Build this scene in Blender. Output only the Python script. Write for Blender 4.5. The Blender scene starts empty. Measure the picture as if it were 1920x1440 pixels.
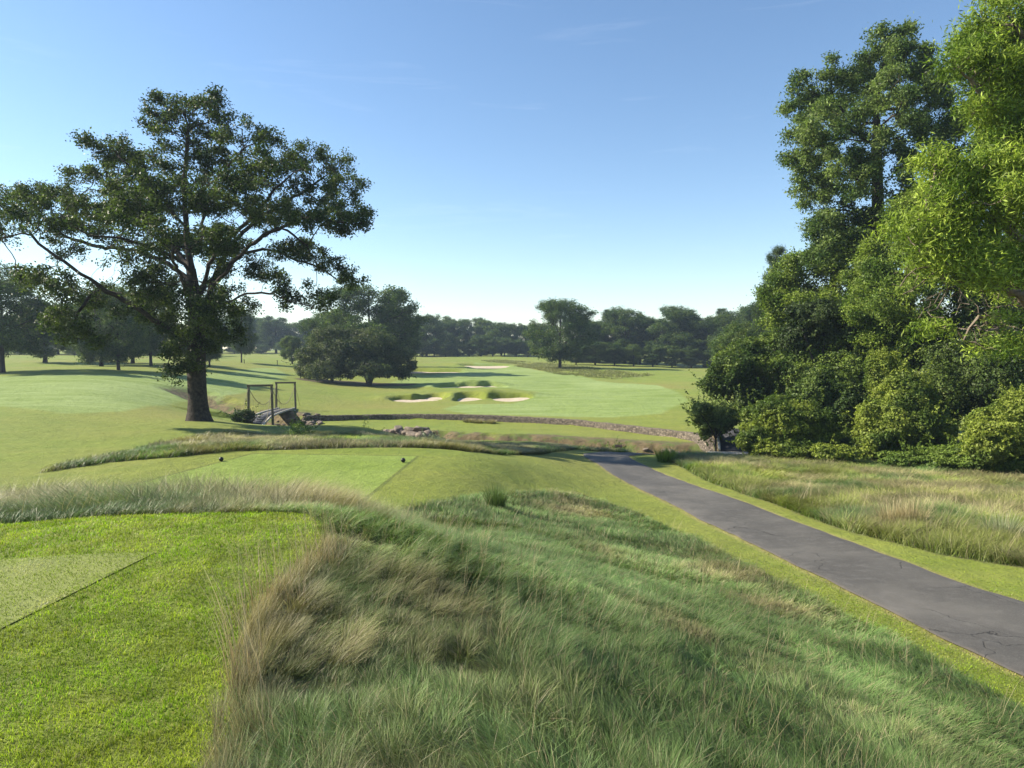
import bpy, math, random
import numpy as np
from math import radians as R

# ------------------------------------------------------------------ camera, sky, sun, exposure
sc = bpy.context.scene
C = sc.collection
F = 1331.0; CX = 960.0; CY = 720.0; PITCH = R(2.8); EYE = 1.6
cam_d = bpy.data.cameras.new('camera'); cam = bpy.data.objects.new('camera', cam_d); C.objects.link(cam)
cam_d.sensor_width = 36; cam_d.lens = 36 * F / 1920
cam_d.clip_start = 0.05; cam_d.clip_end = 6000
cam.location = (0, 0, EYE); cam.rotation_euler = (math.pi / 2 - PITCH, 0, 0)
sc.camera = cam
SUN_EL = R(34); SHD = np.array([0.987, -0.16]); SHD /= np.linalg.norm(SHD)      # shadows fall to the right and a little forward
world = bpy.data.worlds.new('World'); sc.world = world; world.use_nodes = True
wn = world.node_tree.nodes; wl = world.node_tree.links
bg = wn['Background']; bg.inputs['Strength'].default_value = 0.081
sky = wn.new('ShaderNodeTexSky'); sky.sky_type = 'NISHITA'; sky.sun_disc = False
sky.sun_elevation = SUN_EL
sky.sun_rotation = math.atan2(-SHD[0], -SHD[1])
sky.air_density = 1.0; sky.dust_density = 0.15; sky.ozone_density = 1.3; sky.altitude = 300
# faint high cloud wisps in the sky
tc = wn.new('ShaderNodeTexCoord'); mp = wn.new('ShaderNodeMapping'); mp.inputs['Scale'].default_value = (1.5, 1.5, 16)
nz = wn.new('ShaderNodeTexNoise'); nz.inputs['Scale'].default_value = 2.1; nz.inputs['Detail'].default_value = 7
nz.inputs['Roughness'].default_value = 0.6; nz.inputs['Distortion'].default_value = 0.6
rp = wn.new('ShaderNodeValToRGB'); rp.color_ramp.elements[0].position = 0.60; rp.color_ramp.elements[1].position = 0.85
rp.color_ramp.elements[0].color = (0, 0, 0, 1); rp.color_ramp.elements[1].color = (.13, .13, .13, 1)
mxw = wn.new('ShaderNodeMix'); mxw.data_type = 'RGBA'; mxw.inputs[7].default_value = (7.0, 7.6, 8.4, 1)
hs = wn.new('ShaderNodeHueSaturation'); hs.inputs['Saturation'].default_value = 1.1
wl.new(tc.outputs['Generated'], mp.inputs['Vector']); wl.new(mp.outputs[0], nz.inputs['Vector']); wl.new(nz.outputs[0], rp.inputs[0])
wl.new(rp.outputs[0], mxw.inputs[0]); wl.new(sky.outputs[0], hs.inputs['Color']); wl.new(hs.outputs[0], mxw.inputs[6]); wl.new(mxw.outputs[2], bg.inputs['Color'])
sun_d = bpy.data.lights.new('sun', 'SUN'); sun_d.energy = 5.0; sun_d.angle = R(0.5); sun_d.color = (1.0, 0.92, 0.76)
sun = bpy.data.objects.new('sun', sun_d); C.objects.link(sun)
from mathutils import Vector
sdir = Vector((SHD[0] * math.cos(SUN_EL), SHD[1] * math.cos(SUN_EL), -math.sin(SUN_EL)))
sun.rotation_euler = sdir.to_track_quat('-Z', 'Y').to_euler(); sun.location = (-40, 10, 60)
sc.view_settings.view_transform = 'Standard'; sc.view_settings.look = 'None'
sc.view_settings.exposure = 1.30; sc.view_settings.gamma = 1.0
sc.render.engine = 'CYCLES'
sc.cycles.max_bounces = 6; sc.cycles.diffuse_bounces = 3; sc.cycles.transmission_bounces = 3; sc.cycles.glossy_bounces = 2; sc.cycles.volume_bounces = 0

# ------------------------------------------------------------------ numeric helpers
rng = np.random.default_rng(7)
_T = np.random.default_rng(99).random((256, 256))
def vnoise(x, y, s=0):
    x = np.asarray(x, float) + s * 17.3; y = np.asarray(y, float) + s * 9.1
    xi = np.floor(x).astype(int); yi = np.floor(y).astype(int); fx = x - xi; fy = y - yi
    fx = fx * fx * (3 - 2 * fx); fy = fy * fy * (3 - 2 * fy)
    a = _T[xi & 255, yi & 255]; b = _T[(xi + 1) & 255, yi & 255]; c = _T[xi & 255, (yi + 1) & 255]; d = _T[(xi + 1) & 255, (yi + 1) & 255]
    return (a * (1 - fx) + b * fx) * (1 - fy) + (c * (1 - fx) + d * fx) * fy
def fbm(x, y, s=0, o=4):
    t = 0; a = .5; n = 0
    for k in range(o):
        t = t + a * vnoise(x * 2 ** k, y * 2 ** k, s + k); n += a; a *= .5
    return t / n
def sstep(a, b, x):
    t = np.clip((x - a) / (b - a), 0, 1); return t * t * (3 - 2 * t)
def U(px, py, Y):
    """photograph pixel + distance ahead -> point in the place"""
    dx = (px - CX) / F; dy = -(py - CY) / F
    fy = math.cos(PITCH) + dy * math.sin(PITCH); fz = -math.sin(PITCH) + dy * math.cos(PITCH)
    k = Y / fy
    return np.array([dx * k, Y, EYE + fz * k])
def poly_sd(pts, x, y):
    """signed distance to a closed polygon, negative inside"""
    pts = np.asarray(pts, float); d = np.full(x.shape, 1e9); ins = np.zeros(x.shape, bool)
    n = len(pts)
    for i in range(n):
        a = pts[i]; b = pts[(i + 1) % n]; e = b - a; wx = x - a[0]; wy = y - a[1]
        t = np.clip((wx * e[0] + wy * e[1]) / max(e @ e, 1e-9), 0, 1)
        d = np.minimum(d, np.hypot(wx - e[0] * t, wy - e[1] * t))
        c = ((a[1] > y) != (b[1] > y)) & (x < (b[0] - a[0]) * (y - a[1]) / (b[1] - a[1] + 1e-12) + a[0])
        ins ^= c
    return np.where(ins, -d, d)
def line_d(pts, x, y):
    """distance to polyline and signed side (positive right of travel)"""
    pts = np.asarray(pts, float); d = np.full(x.shape, 1e9); sg = np.zeros(x.shape)
    for i in range(len(pts) - 1):
        a = pts[i, :2]; b = pts[i + 1, :2]; e = b - a; wx = x - a[0]; wy = y - a[1]
        t = np.clip((wx * e[0] + wy * e[1]) / (e @ e), 0, 1); dd = np.hypot(wx - e[0] * t, wy - e[1] * t)
        m = dd < d; d = np.where(m, dd, d); sg = np.where(m, np.sign(wx * e[1] - wy * e[0]), sg)
    return d, sg
def resample(pts, step):
    pts = np.asarray(pts, float); out = []
    # Catmull-Rom
    n = len(pts)
    for i in range(n - 1):
        p0 = pts[max(i - 1, 0)]; p1 = pts[i]; p2 = pts[i + 1]; p3 = pts[min(i + 2, n - 1)]
        k = max(int(np.linalg.norm(p2 - p1) / step), 1)
        for j in range(k):
            t = j / k
            out.append(.5 * (2 * p1 + (p2 - p0) * t + (2 * p0 - 5 * p1 + 4 * p2 - p3) * t * t + (3 * p1 - p0 - 3 * p2 + p3) * t ** 3))
    out.append(pts[-1]); return np.array(out)

# ------------------------------------------------------------------ terrain heights
W = []
def w(*p): W.append(p)
for x in (-14, -8, -4, -1.6):
    for y in (-3, 0, 3, 5, 6.6): w(x, y, 0)
w(0, 0, 0); w(0, -4, 0); w(4, -4, -.6); w(8, -4, -2); w(12, -4, -2.2); w(-20, -12, 0); w(20, -12, -2)
w(-.9, 3, -.05); w(.3, 3, -.3); w(1.5, 3, -.75); w(3, 3, -1.4); w(5, 3, -2.1); w(7.5, 3, -2.3); w(10, 3, -2.3); w(14, 3, -2.1)
w(-1, 6, -.12); w(0, 6, -.5); w(1.5, 6, -1.05); w(3, 6, -1.6); w(5, 6, -2.15); w(6.8, 6, -2.33); w(9.5, 6, -2.35); w(14, 6, -2.2)
w(-10, 10, -.8); w(-5, 10, -.85); w(-1, 10, -1.1); w(1, 10, -1.55); w(3, 10, -2.1); w(5.2, 10, -2.42); w(8, 10, -2.45); w(12, 10, -2.35); w(18, 10, -2)
w(-14, 15, -1.7); w(-8, 15, -1.8); w(-3, 15, -1.85); w(0, 15, -2.1); w(3, 15, -2.65); w(5.5, 15, -2.8); w(9, 15, -2.7); w(14, 15, -2.6); w(24, 15, -2.4)
w(-20, 20, -2.0); w(-9, 20, -1.8); w(-3.5, 20, -1.8); w(-.5, 20, -2.4); w(2.5, 20, -3.0); w(5.5, 20, -3.12); w(10, 20, -3.0); w(18, 20, -3)
w(-10, 24, -1.83); w(-4, 24, -1.83); w(0, 24, -2.35); w(2.5, 24, -3.15); w(5, 24, -3.35); w(12, 24, -3.3); w(22, 24, -3.4); w(-17, 24, -2.3); w(-25, 24, -2.2)
w(-24, 30, -2.35); w(-17, 30, -2.4); w(-10, 30, -2.4); w(-4, 30, -2.4); w(-1, 30, -2.75); w(1.5, 30, -3.1); w(4.5, 30, -3.68); w(9, 30, -3.7); w(16, 30, -3.9); w(26, 30, -4)
w(-28, 37, -2.4); w(-20, 37, -2.5); w(-12, 36, -2.9); w(-5, 36, -3.2); w(0, 36, -3.5); w(4.8, 37, -3.92); w(8, 37, -3.95); w(12, 37, -4.15); w(20, 37, -4.3); w(32, 37, -4.3)
w(-20, 54, -4.2); w(-12, 50, -4.55); w(-5, 47, -4.6); w(0, 45.5, -4.5); w(5, 45, -4.5); w(10, 43, -4.5); w(30, 60, -4.5); w(60, 60, -4); w(45, 110, -4); w(100, 100, -3); w(30, 45, -4.4); w(45, 30, -4)
w(60, 10, -2); w(60, -20, -1.5); w(-25, 12, -1.2); w(-60, 20, -2); w(-60, -20, 0); w(-60, 60, -2.3); w(-110, 110, -.6)
w(-300, 320, 1); w(0, 320, -.3); w(300, 320, -1); w(-700, 700, 2); w(0, 700, 1); w(700, 700, 0); w(-700, 0, 0); w(700, 0, 0); w(0, -300, 0)
w(-8, 59, -4.75); w(0, 57, -4.75); w(7, 54, -4.7); w(14, 50, -4.6)
for p in [(373, 788, 42), (0, 778, 43), (150, 783, 43), (250, 785, 43), (500, 797, 44), (600, 799, 45), (680, 802, 45), (1160, 838, 44), (1250, 843, 43),
          (700, 765, 76), (900, 765, 75), (1100, 765, 75), (650, 745, 88), (850, 748, 86), (1000, 745, 88), (1200, 750, 82), (1280, 790, 60), (1250, 725, 105),
          (700, 722, 110), (900, 722, 108), (1050, 722, 110), (1200, 715, 118), (800, 695, 150), (900, 690, 165), (1050, 691, 160), (1200, 695, 150), (1320, 700, 140),
          (800, 670, 235), (950, 670, 240), (1130, 682, 195), (1300, 690, 180), (540, 765, 74), (560, 740, 85), (500, 720, 95), (540, 700, 120), (450, 680, 150), (530, 668, 230),
          (400, 740, 75), (373, 770, 62), (400, 700, 100), (0, 760, 52), (200, 760, 52), (0, 740, 60), (200, 740, 60), (0, 720, 70), (200, 715, 72), (0, 700, 86),
          (222, 697, 88), (190, 686, 110), (300, 684, 112), (0, 683, 112), (370, 779, 52)]:
    w(*U(*p))
WALL_PX = [(560, 782, 66), (602, 780, 67), (727, 777.7, 68.3), (850, 779, 67.6), (960, 782, 66), (1040, 785.6, 64.2), (1102, 790, 62.1), (1165, 797, 59), (1227, 804, 56.3), (1290, 812, 53.4), (1319, 821, 50.4), (1350, 834, 47)]
WALL = np.array([U(*p) for p in WALL_PX]); WALL[:, 2] = -4.7
for p in WALL: w(*p)
W = np.array(W, float)
def warp(x, y):
    yy = np.maximum(y, -8) + 12
    return np.clip(x / yy, -2.6, 2.6) * 1.5, np.log(yy)
_wu, _wv = warp(W[:, 0], W[:, 1])
def _phi(r2): return np.where(r2 > 1e-12, .5 * r2 * np.log(r2 + 1e-12), 0)
_n = len(W); _A = np.zeros((_n + 3, _n + 3))
_A[:_n, :_n] = _phi((_wu[:, None] - _wu) ** 2 + (_wv[:, None] - _wv) ** 2) + np.eye(_n) * 2e-4
_A[:_n, _n] = 1; _A[:_n, _n + 1] = _wu; _A[:_n, _n + 2] = _wv; _A[_n:, :_n] = _A[:_n, _n:].T
_coef = np.linalg.solve(_A, np.concatenate([W[:, 2], [0, 0, 0]]))
CREEK = [(-34, 74), (-25, 67), (-19, 62), (-13, 57.5), (-6, 54.5), (0, 52), (6, 50), (10, 48.3), (14, 46.5), (22, 44), (34, 42)]
BUNK = []   # x, y, half-length, half-depth, back lip height, rotation
def bunk(px, py, Y, a, b, lip, rot=0): 
    p = U(px, py, Y); BUNK.append((p[0], p[1], a, b, lip, rot))
bunk(776, 751, 85.5, 2.9, 1.7, .75, .1); bunk(810, 748, 88, 1.9, 2.4, .6, -.2)
bunk(884, 750, 86.5, 2.1, 2.7, .85, -.1); bunk(955, 751, 86.5, 2.3, 2.9, .85, -.1)
bunk(866, 726, 105, 3.4, 1.6, .7, .1); bunk(918, 725, 106, 2.2, 1.5, .6, 0)
bunk(800, 696, 148, 6.2, 4.5, 1.1, 0); bunk(912, 687, 172, 5.4, 7, .9, .2)
TEE2 = np.array([U(475, 851, 23.1)[:2], U(780, 855, 22.6)[:2], (-3.5, 14.5), (-10.2, 14.5)])
def base_height(x, y):
    x = np.asarray(x, float); y = np.asarray(y, float); sh = x.shape; x = x.ravel(); y = y.ravel()
    u, v = warp(x, y); z = np.empty(len(x))
    for i in range(0, len(x), 40000):
        s = slice(i, i + 40000)
        z[s] = _phi((u[s, None] - _wu) ** 2 + (v[s, None] - _wv) ** 2) @ _coef[:_n] + _coef[_n] + u[s] * _coef[_n + 1] + v[s] * _coef[_n + 2]
    z = np.clip(z, -6, 6)
    return z.reshape(sh)
def height_raw(x, y):
    z = base_height(x, y)
    far = sstep(25, 90, np.hypot(x, y))
    z = z + (fbm(x * .35, y * .35, 3) - .5) * .10 * sstep(6, 14, y) * (1 - sstep(9, 13, y) * sstep(26, 22, y) * (x < 0) * (x > -12)) + (fbm(x * .06, y * .06, 5) - .5) * .7 * far
    # terrace in front of the stone wall, then the creek
    d, sg = line_d(WALL, x, y)
    z = z - .47 * sstep(-.22, .12, d * np.where(sg == 0, 1, sg)) * sstep(13, 5, d) * sstep(16.5, 14.5, x)
    dc, _ = line_d(CREEK, x, y)
    wob = (fbm(x * .5, y * .5, 8) - .5) * 1.6
    z = z - 1.35 * sstep(3.6, .7, dc + wob) * sstep(-40, -30, x)
    kt = sstep(4.0, .6, poly_sd(TEE2, x, y)); z = z * (1 - kt) - 1.82 * kt
    # hummocks under the long grass beyond the path bend
    for bx, by, a, b, lip, rot in BUNK:
        m = (np.abs(x - bx) < a * 4) & (np.abs(y - by) < b * 6)
        if not m.any(): continue
        cx = (x[m] - bx) * math.cos(rot) + (y[m] - by) * math.sin(rot); cy = -(x[m] - bx) * math.sin(rot) + (y[m] - by) * math.cos(rot)
        wv = 1 + .16 * np.sin(np.arctan2(cy, cx) * 3 + bx)
        r = np.sqrt((cx / a) ** 2 + (cy / b) ** 2) / wv
        mound = .62 * lip * np.exp(-((np.abs(cx + a * .2) / (a * 1.9)) ** 3 + ((cy - b * 1.45) / (b * .8)) ** 2)) + lip * .35 * np.exp(-(((cx + a * 1.25) / (a * .5)) ** 2 + ((cy - .2 * b) / (b * .9)) ** 2))
        bowl = sstep(1.22, .74, r)
        z[m] = z[m] + mound * (1 - bowl) - bowl * .62
    return z
# non-uniform grid: fine close to the camera and along the creek and bunkers, coarse far away
def axis(segs):
    out = [segs[0][0]]
    for a, b, s in segs:
        n = max(int(round((b - a) / s)), 1); out += list(a + (b - a) * (np.arange(n) + 1) / n)
    return np.array(out)
def grow(a, b, s0, s1):
    out = [a]; 
    while out[-1] < b:
        t = (out[-1] - a) / (b - a); out.append(out[-1] + s0 + (s1 - s0) * t)
    out[-1] = b; return np.array(out)
gx = np.concatenate([-grow(60, 900, 3, 80)[::-1], axis([(-60, -14, .5), (-14, 14, .14), (14, 60, .5)])[1:-1], grow(60, 900, 3, 80)])
gy = np.concatenate([-grow(6, 400, 1, 80)[::-1], axis([(-6, 2, .5), (2, 12, .1), (12, 40, .18), (40, 72, .2), (72, 112, .28), (112, 200, .8)])[1:-1], grow(200, 900, 3, 60)])
GX, GY = np.meshgrid(gx, gy)
GZ = height_raw(GX, GY)
def H(x, y):
    x = np.asarray(x, float); y = np.asarray(y, float)
    i = np.clip(np.searchsorted(gx, x) - 1, 0, len(gx) - 2); j = np.clip(np.searchsorted(gy, y) - 1, 0, len(gy) - 2)
    fx = (x - gx[i]) / (gx[i + 1] - gx[i]); fy = (y - gy[j]) / (gy[j + 1] - gy[j])
    fx = np.clip(fx, 0, 1); fy = np.clip(fy, 0, 1)
    return (GZ[j, i] * (1 - fx) + GZ[j, i + 1] * fx) * (1 - fy) + (GZ[j + 1, i] * (1 - fx) + GZ[j + 1, i + 1] * fx) * fy
def hit(px, py, y0=2.0, y1=320.0):
    """where the line of sight through a photograph pixel first meets the terrain (x, y)"""
    ys = np.exp(np.linspace(math.log(y0), math.log(y1), 1500))
    k = np.array([U(px, py, t) for t in (1.0,)])[0]
    dx = k[0]; dz = k[2] - EYE
    zz = H(dx * ys, ys); m = (EYE + dz * ys) < zz
    i = int(np.argmax(m)) if m.any() else len(ys) - 1
    return np.array([dx * ys[i], ys[i]])
def gpt(px, Y):
    x = (px - CX) / F * Y / 1.0; 
    return np.array([x, Y, float(H(x, Y))])

# ------------------------------------------------------------------ mesh helpers
def mesh_np(name, V, faces_list, mat=None, col=None, parent=None, smooth=False, attrs=None, uv=None):
    """faces_list: list of (n,k) int arrays"""
    me = bpy.data.meshes.new(name); V = np.asarray(V, np.float32)
    me.vertices.add(len(V)); me.vertices.foreach_set('co', V.ravel())
    loops = np.concatenate([f.ravel() for f in faces_list]).astype(np.int32)
    tot = np.concatenate([np.full(len(f), f.shape[1]) for f in faces_list]).astype(np.int32)
    st = np.concatenate([[0], np.cumsum(tot)[:-1]]).astype(np.int32)
    me.loops.add(len(loops)); me.loops.foreach_set('vertex_index', loops)
    me.polygons.add(len(tot)); me.polygons.foreach_set('loop_start', st); me.polygons.foreach_set('loop_total', tot)
    if smooth: me.polygons.foreach_set('use_smooth', np.ones(len(tot), bool))
    me.update(calc_edges=True)
    if col is not None:
        a = me.attributes.new('Col', 'FLOAT_COLOR', 'POINT'); c = np.ones((len(V), 4), np.float32); c[:, :3] = col; a.data.foreach_set('color', c.ravel())
    if attrs:
        for k, v in attrs.items():
            a = me.attributes.new(k, 'FLOAT', 'POINT'); a.data.foreach_set('value', np.asarray(v, np.float32))
    if mat: me.materials.append(mat)
    o = bpy.data.objects.new(name, me); C.objects.link(o)
    if parent: o.parent = parent
    return o
def tag(o, label=None, cat=None, group=None, kind=None):
    if label: o['label'] = label
    if cat: o['category'] = cat
    if group: o['group'] = group
    if kind: o['kind'] = kind
    return o
def empty(name, loc, rz=0):
    o = bpy.data.objects.new(name, None); C.objects.link(o); o.location = tuple(float(v) for v in loc); o.rotation_euler = (0, 0, rz); o.empty_display_size = .3
    return o
def dup(root, loc, rz=0, scale=(1, 1, 1), label=None, group=None, cat=None):
    r = root.copy(); C.objects.link(r); r.location = tuple(float(v) for v in loc); r.rotation_euler = (0, 0, rz); r.scale = scale
    if label: r['label'] = label
    if group: r['group'] = group
    if cat: r['category'] = cat
    for ch in list(root.children):
        c = ch.copy(); C.objects.link(c); c.parent = r
        for g in list(ch.children):
            e = g.copy(); C.objects.link(e); e.parent = c
    return r
class MB:
    def __init__(s): s.V = []; s.Q = []; s.n = 0
    def box(s, c, size, rot=None):
        hx, hy, hz = [v / 2 for v in size]
        v = np.array([[x, y, z] for z in (-hz, hz) for y in (-hy, hy) for x in (-hx, hx)])
        if rot is not None: v = v @ np.asarray(rot).T
        v = v + np.asarray(c); q = np.array([[0, 2, 3, 1], [4, 5, 7, 6], [0, 1, 5, 4], [2, 6, 7, 3], [0, 4, 6, 2], [1, 3, 7, 5]])
        s.V.append(v); s.Q.append(q + s.n); s.n += 8; return s
    def beam(s, a, b, wd, ht):
        a = np.asarray(a, float); b = np.asarray(b, float); d = b - a; L = np.linalg.norm(d); d /= L
        up = np.array([0, 0, 1.]) if abs(d[2]) < .95 else np.array([1., 0, 0])
        sx = np.cross(d, up); sx /= np.linalg.norm(sx); uz = np.cross(sx, d)
        return s.box((a + b) / 2, (L, wd, ht), np.array([d, sx, uz]).T)
    def tube(s, pts, r, k=6):
        pts = np.asarray(pts, float); n = len(pts); r = np.broadcast_to(r, n)
        d = np.gradient(pts, axis=0); d /= np.linalg.norm(d, axis=1)[:, None]
        ref = np.array([.37, .91, .17]); ux = np.cross(d, ref); ux /= np.linalg.norm(ux, axis=1)[:, None]; uy = np.cross(d, ux)
        a = np.arange(k) * 2 * math.pi / k
        v = pts[:, None] + r[:, None, None] * (np.cos(a)[None, :, None] * ux[:, None] + np.sin(a)[None, :, None] * uy[:, None])
        i = np.arange(n - 1)[:, None] * k; j = np.arange(k)[None]; j2 = (j + 1) % k
        q = np.stack([i + j, i + j2, i + k + j2, i + k + j], -1).reshape(-1, 4)
        s.V.append(v.reshape(-1, 3)); s.Q.append(q + s.n); s.n += n * k; return s
    def build(s, name, mat, parent=None, smooth=False, bevel=0):
        o = mesh_np(name, np.concatenate(s.V), [np.concatenate(s.Q)], mat, parent=parent, smooth=smooth)
        if bevel:
            b = o.modifiers.new('bevel', 'BEVEL'); b.width = bevel; b.segments = 2
        return o

# ------------------------------------------------------------------ materials
def newmat(name):
    m = bpy.data.materials.new(name); m.use_nodes = True; nt = m.node_tree
    return m, nt.nodes, nt.links, nt.nodes['Principled BSDF']
def leafmat(name, trans=.35, rough=.5, spec=.35, tint=(1, 1, 1), tmul=(1.2, 1.35, .7)):
    m, n, l, b = newmat(name)
    at = n.new('ShaderNodeAttribute'); at.attribute_name = 'Col'
    mu = n.new('ShaderNodeMix'); mu.data_type = 'RGBA'; mu.blend_type = 'MULTIPLY'; mu.inputs[0].default_value = 1; mu.inputs[7].default_value = (*tint, 1)
    l.new(at.outputs['Color'], mu.inputs[6])
    l.new(mu.outputs[2], b.inputs['Base Color']); b.inputs['Roughness'].default_value = rough; b.inputs['Specular IOR Level'].default_value = spec
    tr = n.new('ShaderNodeBsdfTranslucent'); m2 = n.new('ShaderNodeMix'); m2.data_type = 'RGBA'; m2.blend_type = 'MULTIPLY'; m2.inputs[0].default_value = 1; m2.inputs[7].default_value = (*tmul, 1)
    l.new(mu.outputs[2], m2.inputs[6]); l.new(m2.outputs[2], tr.inputs['Color'])
    ms = n.new('ShaderNodeMixShader'); ms.inputs[0].default_value = trans
    l.new(b.outputs[0], ms.inputs[1]); l.new(tr.outputs[0], ms.inputs[2]); l.new(ms.outputs[0], n['Material Output'].inputs['Surface'])
    return m
M_LEAF = leafmat('leaf', .34, .5, .14)
M_LEAF_GLOSS = leafmat('glossy_leaf', .30, .35, .5)
M_BLADE = leafmat('grass_blade', .30, .45, .2, tmul=(1.15, 1.25, .8))
M_TURF = leafmat('turf_blade', .38, .5, .15, tmul=(1.2, 1.35, .6))
def noisemat(name, c1, c2, scale, rough=.9, bump=.3, bscale=None, detail=6, dist=.02):
    m, n, l, b = newmat(name)
    t = n.new('ShaderNodeTexCoord'); nz = n.new('ShaderNodeTexNoise'); nz.inputs['Scale'].default_value = scale; nz.inputs['Detail'].default_value = detail
    mx = n.new('ShaderNodeMix'); mx.data_type = 'RGBA'; mx.inputs[6].default_value = (*c1, 1); mx.inputs[7].default_value = (*c2, 1)
    r = n.new('ShaderNodeMapRange'); r.inputs['From Min'].default_value = .35; r.inputs['From Max'].default_value = .65
    l.new(t.outputs['Object'], nz.inputs['Vector']); l.new(nz.outputs[0], r.inputs['Value']); l.new(r.outputs[0], mx.inputs[0]); l.new(mx.outputs[2], b.inputs['Base Color'])
    b.inputs['Roughness'].default_value = rough; b.inputs['Specular IOR Level'].default_value = .25
    nb = n.new('ShaderNodeTexNoise'); nb.inputs['Scale'].default_value = bscale or scale * 3; nb.inputs['Detail'].default_value = 8
    bp = n.new('ShaderNodeBump'); bp.inputs['Strength'].default_value = bump; bp.inputs['Distance'].default_value = dist
    l.new(t.outputs['Object'], nb.inputs['Vector']); l.new(nb.outputs[0], bp.inputs['Height']); l.new(bp.outputs[0], b.inputs['Normal'])
    return m
M_BARK = noisemat('bark', (.022, .017, .014), (.055, .043, .033), 6, .95, .9, 14, dist=.05)
M_TWIG = noisemat('twig', (.12, .095, .07), (.2, .16, .12), 8, .9, .2)
M_SAND = noisemat('bunker_sand', (.37, .30, .22), (.46, .385, .29), 2.5, .95, .4, 9, dist=.04)
M_POST = noisemat('weathered_post', (.10, .085, .055), (.17, .14, .09), 9, .85, .4)
M_DECK = noisemat('deck_board', (.30, .27, .23), (.42, .38, .33), 7, .8, .3)
M_MAT = noisemat('rubber_mat', (.035, .035, .04), (.06, .06, .065), 20, .8, .3)
M_KERB = noisemat('pale_timber', (.42, .38, .31), (.55, .50, .42), 5, .8, .3)
M_CABLE = noisemat('steel_cable', (.16, .13, .06), (.24, .2, .1), 5, .6, .1)
M_ROCK = noisemat('creek_rock', (.11, .085, .065), (.25, .205, .16), 3, .9, .8, 9, dist=.06)
M_CONC = noisemat('concrete', (.30, .28, .25), (.42, .40, .37), 3, .9, .4)
M_DARK = noisemat('dark_paint', (.012, .012, .012), (.02, .02, .02), 10, .4, .1)
M_SIGNW = noisemat('sign_wood', (.07, .045, .03), (.12, .08, .055), 8, .7, .3)

# ------------------------------------------------------------------ zones of the ground
PATH_L = [(11.5, -6), (8.0, 2), (7.2, 5)] + [tuple(hit(*p)) for p in [(1920, 1272), (1650, 1140), (1430, 1032), (1225, 930), (1160, 897), (1122, 872), (1094, 854)]]
PATH_R = [(14.1, -5.4), (10.6, 2.6), (9.8, 5.4)] + [tuple(hit(*p)) for p in [(1920, 1132), (1710, 1060), (1560, 1005), (1360, 930), (1280, 903), (1222, 880), (1180, 858)]]
# bend to the right towards the cart bridge, dipping out of sight
PATH_L += [(PATH_L[-1][0] + .7, PATH_L[-1][1] + 2.2), (6.9, 41.6), (9.5, 43.2), (12.1, 43.6)]
PATH_R += [(PATH_R[-1][0] + .5, PATH_R[-1][1] + .9), (8.1, 39.4), (10.3, 40.6), (12.4, 40.9)]
def rs2(pts, n):
    p = resample(pts, .3); s = np.concatenate([[0], np.cumsum(np.linalg.norm(np.diff(p, axis=0), axis=1))]); t = np.linspace(0, s[-1], n)
    return np.stack([np.interp(t, s, p[:, 0]), np.interp(t, s, p[:, 1])], 1)
PL = rs2(PATH_L, 260); PR = rs2(PATH_R, 260)
PATHPOLY = np.concatenate([PL[::4], PR[::-4]])
def hits(l): return [tuple(hit(*p)) for p in l]
_a = hit(292, 1038); _b = hit(0, 1182); _e = (_b - _a) / np.linalg.norm(_b - _a)
TEE1 = np.array([_a, _b + _e * 3.0, _b + _e * 3.0 + np.array([-9, -1.0]), _a + np.array([-12, 0.1])])
# fescue areas
FES_NEAR_R = [hit(1095, 928), hit(1200, 965), hit(1330, 1028), hit(1500, 1112), hit(1700, 1215), hit(1915, 1333)]
FES1 = np.array([(-1.05, -2), (-1.1, 2.2), hit(398, 1405), hit(425, 1300), hit(455, 1180), hit(520, 1090), hit(600, 1030), hit(602, 985), (-2.05, 6.8), (-3.4, 6.85), (-5.0, 6.85), (-14, 7.0), (-30, 8),
                 (-30, 13.5), (-12, 12.5), (-4.2, 13.4), (-2.6, 14.6), (-1.4, 16.2), (-.5, 18.6), (.9, 21.3)] + FES_NEAR_R + [(6.6, 2), (9.5, -6)])
FES3 = np.array(hits([(1255, 862), (1330, 905), (1450, 945), (1600, 1000), (1760, 1040), (1915, 1065)]) + [(12, 8), (16, -4), (60, -4), (60, 38), (14, 38.5), (9.5, 37.8)])
FES2 = np.array(hits([(70, 888), (200, 868), (330, 858), (440, 846), (560, 843), (860, 845), (1020, 852), (1035, 848), (1080, 843), (1165, 850)]) + [(6.8, 40.0), (3.5, 42), (0, 41), (-4, 39.5), (-9, 38.2), (-12.5, 37.0)] + hits([(430, 811), (370, 822), (250, 850), (150, 868)]))
FAIR = np.array(hits([(830, 768), (862, 758), (960, 757), (1000, 745), (1010, 735), (955, 728), (820, 728), (720, 722), (780, 705), (840, 700), (870, 692), (890, 680), (960, 685), (1010, 695), (1060, 700), (1120, 714), (1230, 722), (1275, 738), (1290, 752), (1240, 776), (1150, 783), (1000, 780), (880, 777)]))
FAIR2 = np.array(hits([(0, 762), (-200, 770), (-300, 720), (0, 706), (200, 703), (330, 705), (420, 700), (480, 690), (515, 690), (540, 705), (500, 722), (470, 735), (420, 745), (330, 755), (230, 772), (120, 776)]))
SOIL_PX = [(1000, 812), (1060, 820)]
FES4 = np.array(hits([(960, 676), (1000, 680), (1060, 684), (1150, 695), (1230, 704), (1150, 712), (1080, 706), (1010, 694), (955, 686), (900, 676)]))
X = GX.ravel(); Yg = GY.ravel()
sd_path = poly_sd(PATHPOLY, X, Yg); sd_tee = poly_sd(TEE2, X, Yg)
sd_fes = np.minimum(np.minimum(poly_sd(FES1, X, Yg), poly_sd(FES2, X, Yg)), np.minimum(poly_sd(FES3, X, Yg), poly_sd(FES3, X, Yg)))
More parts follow.
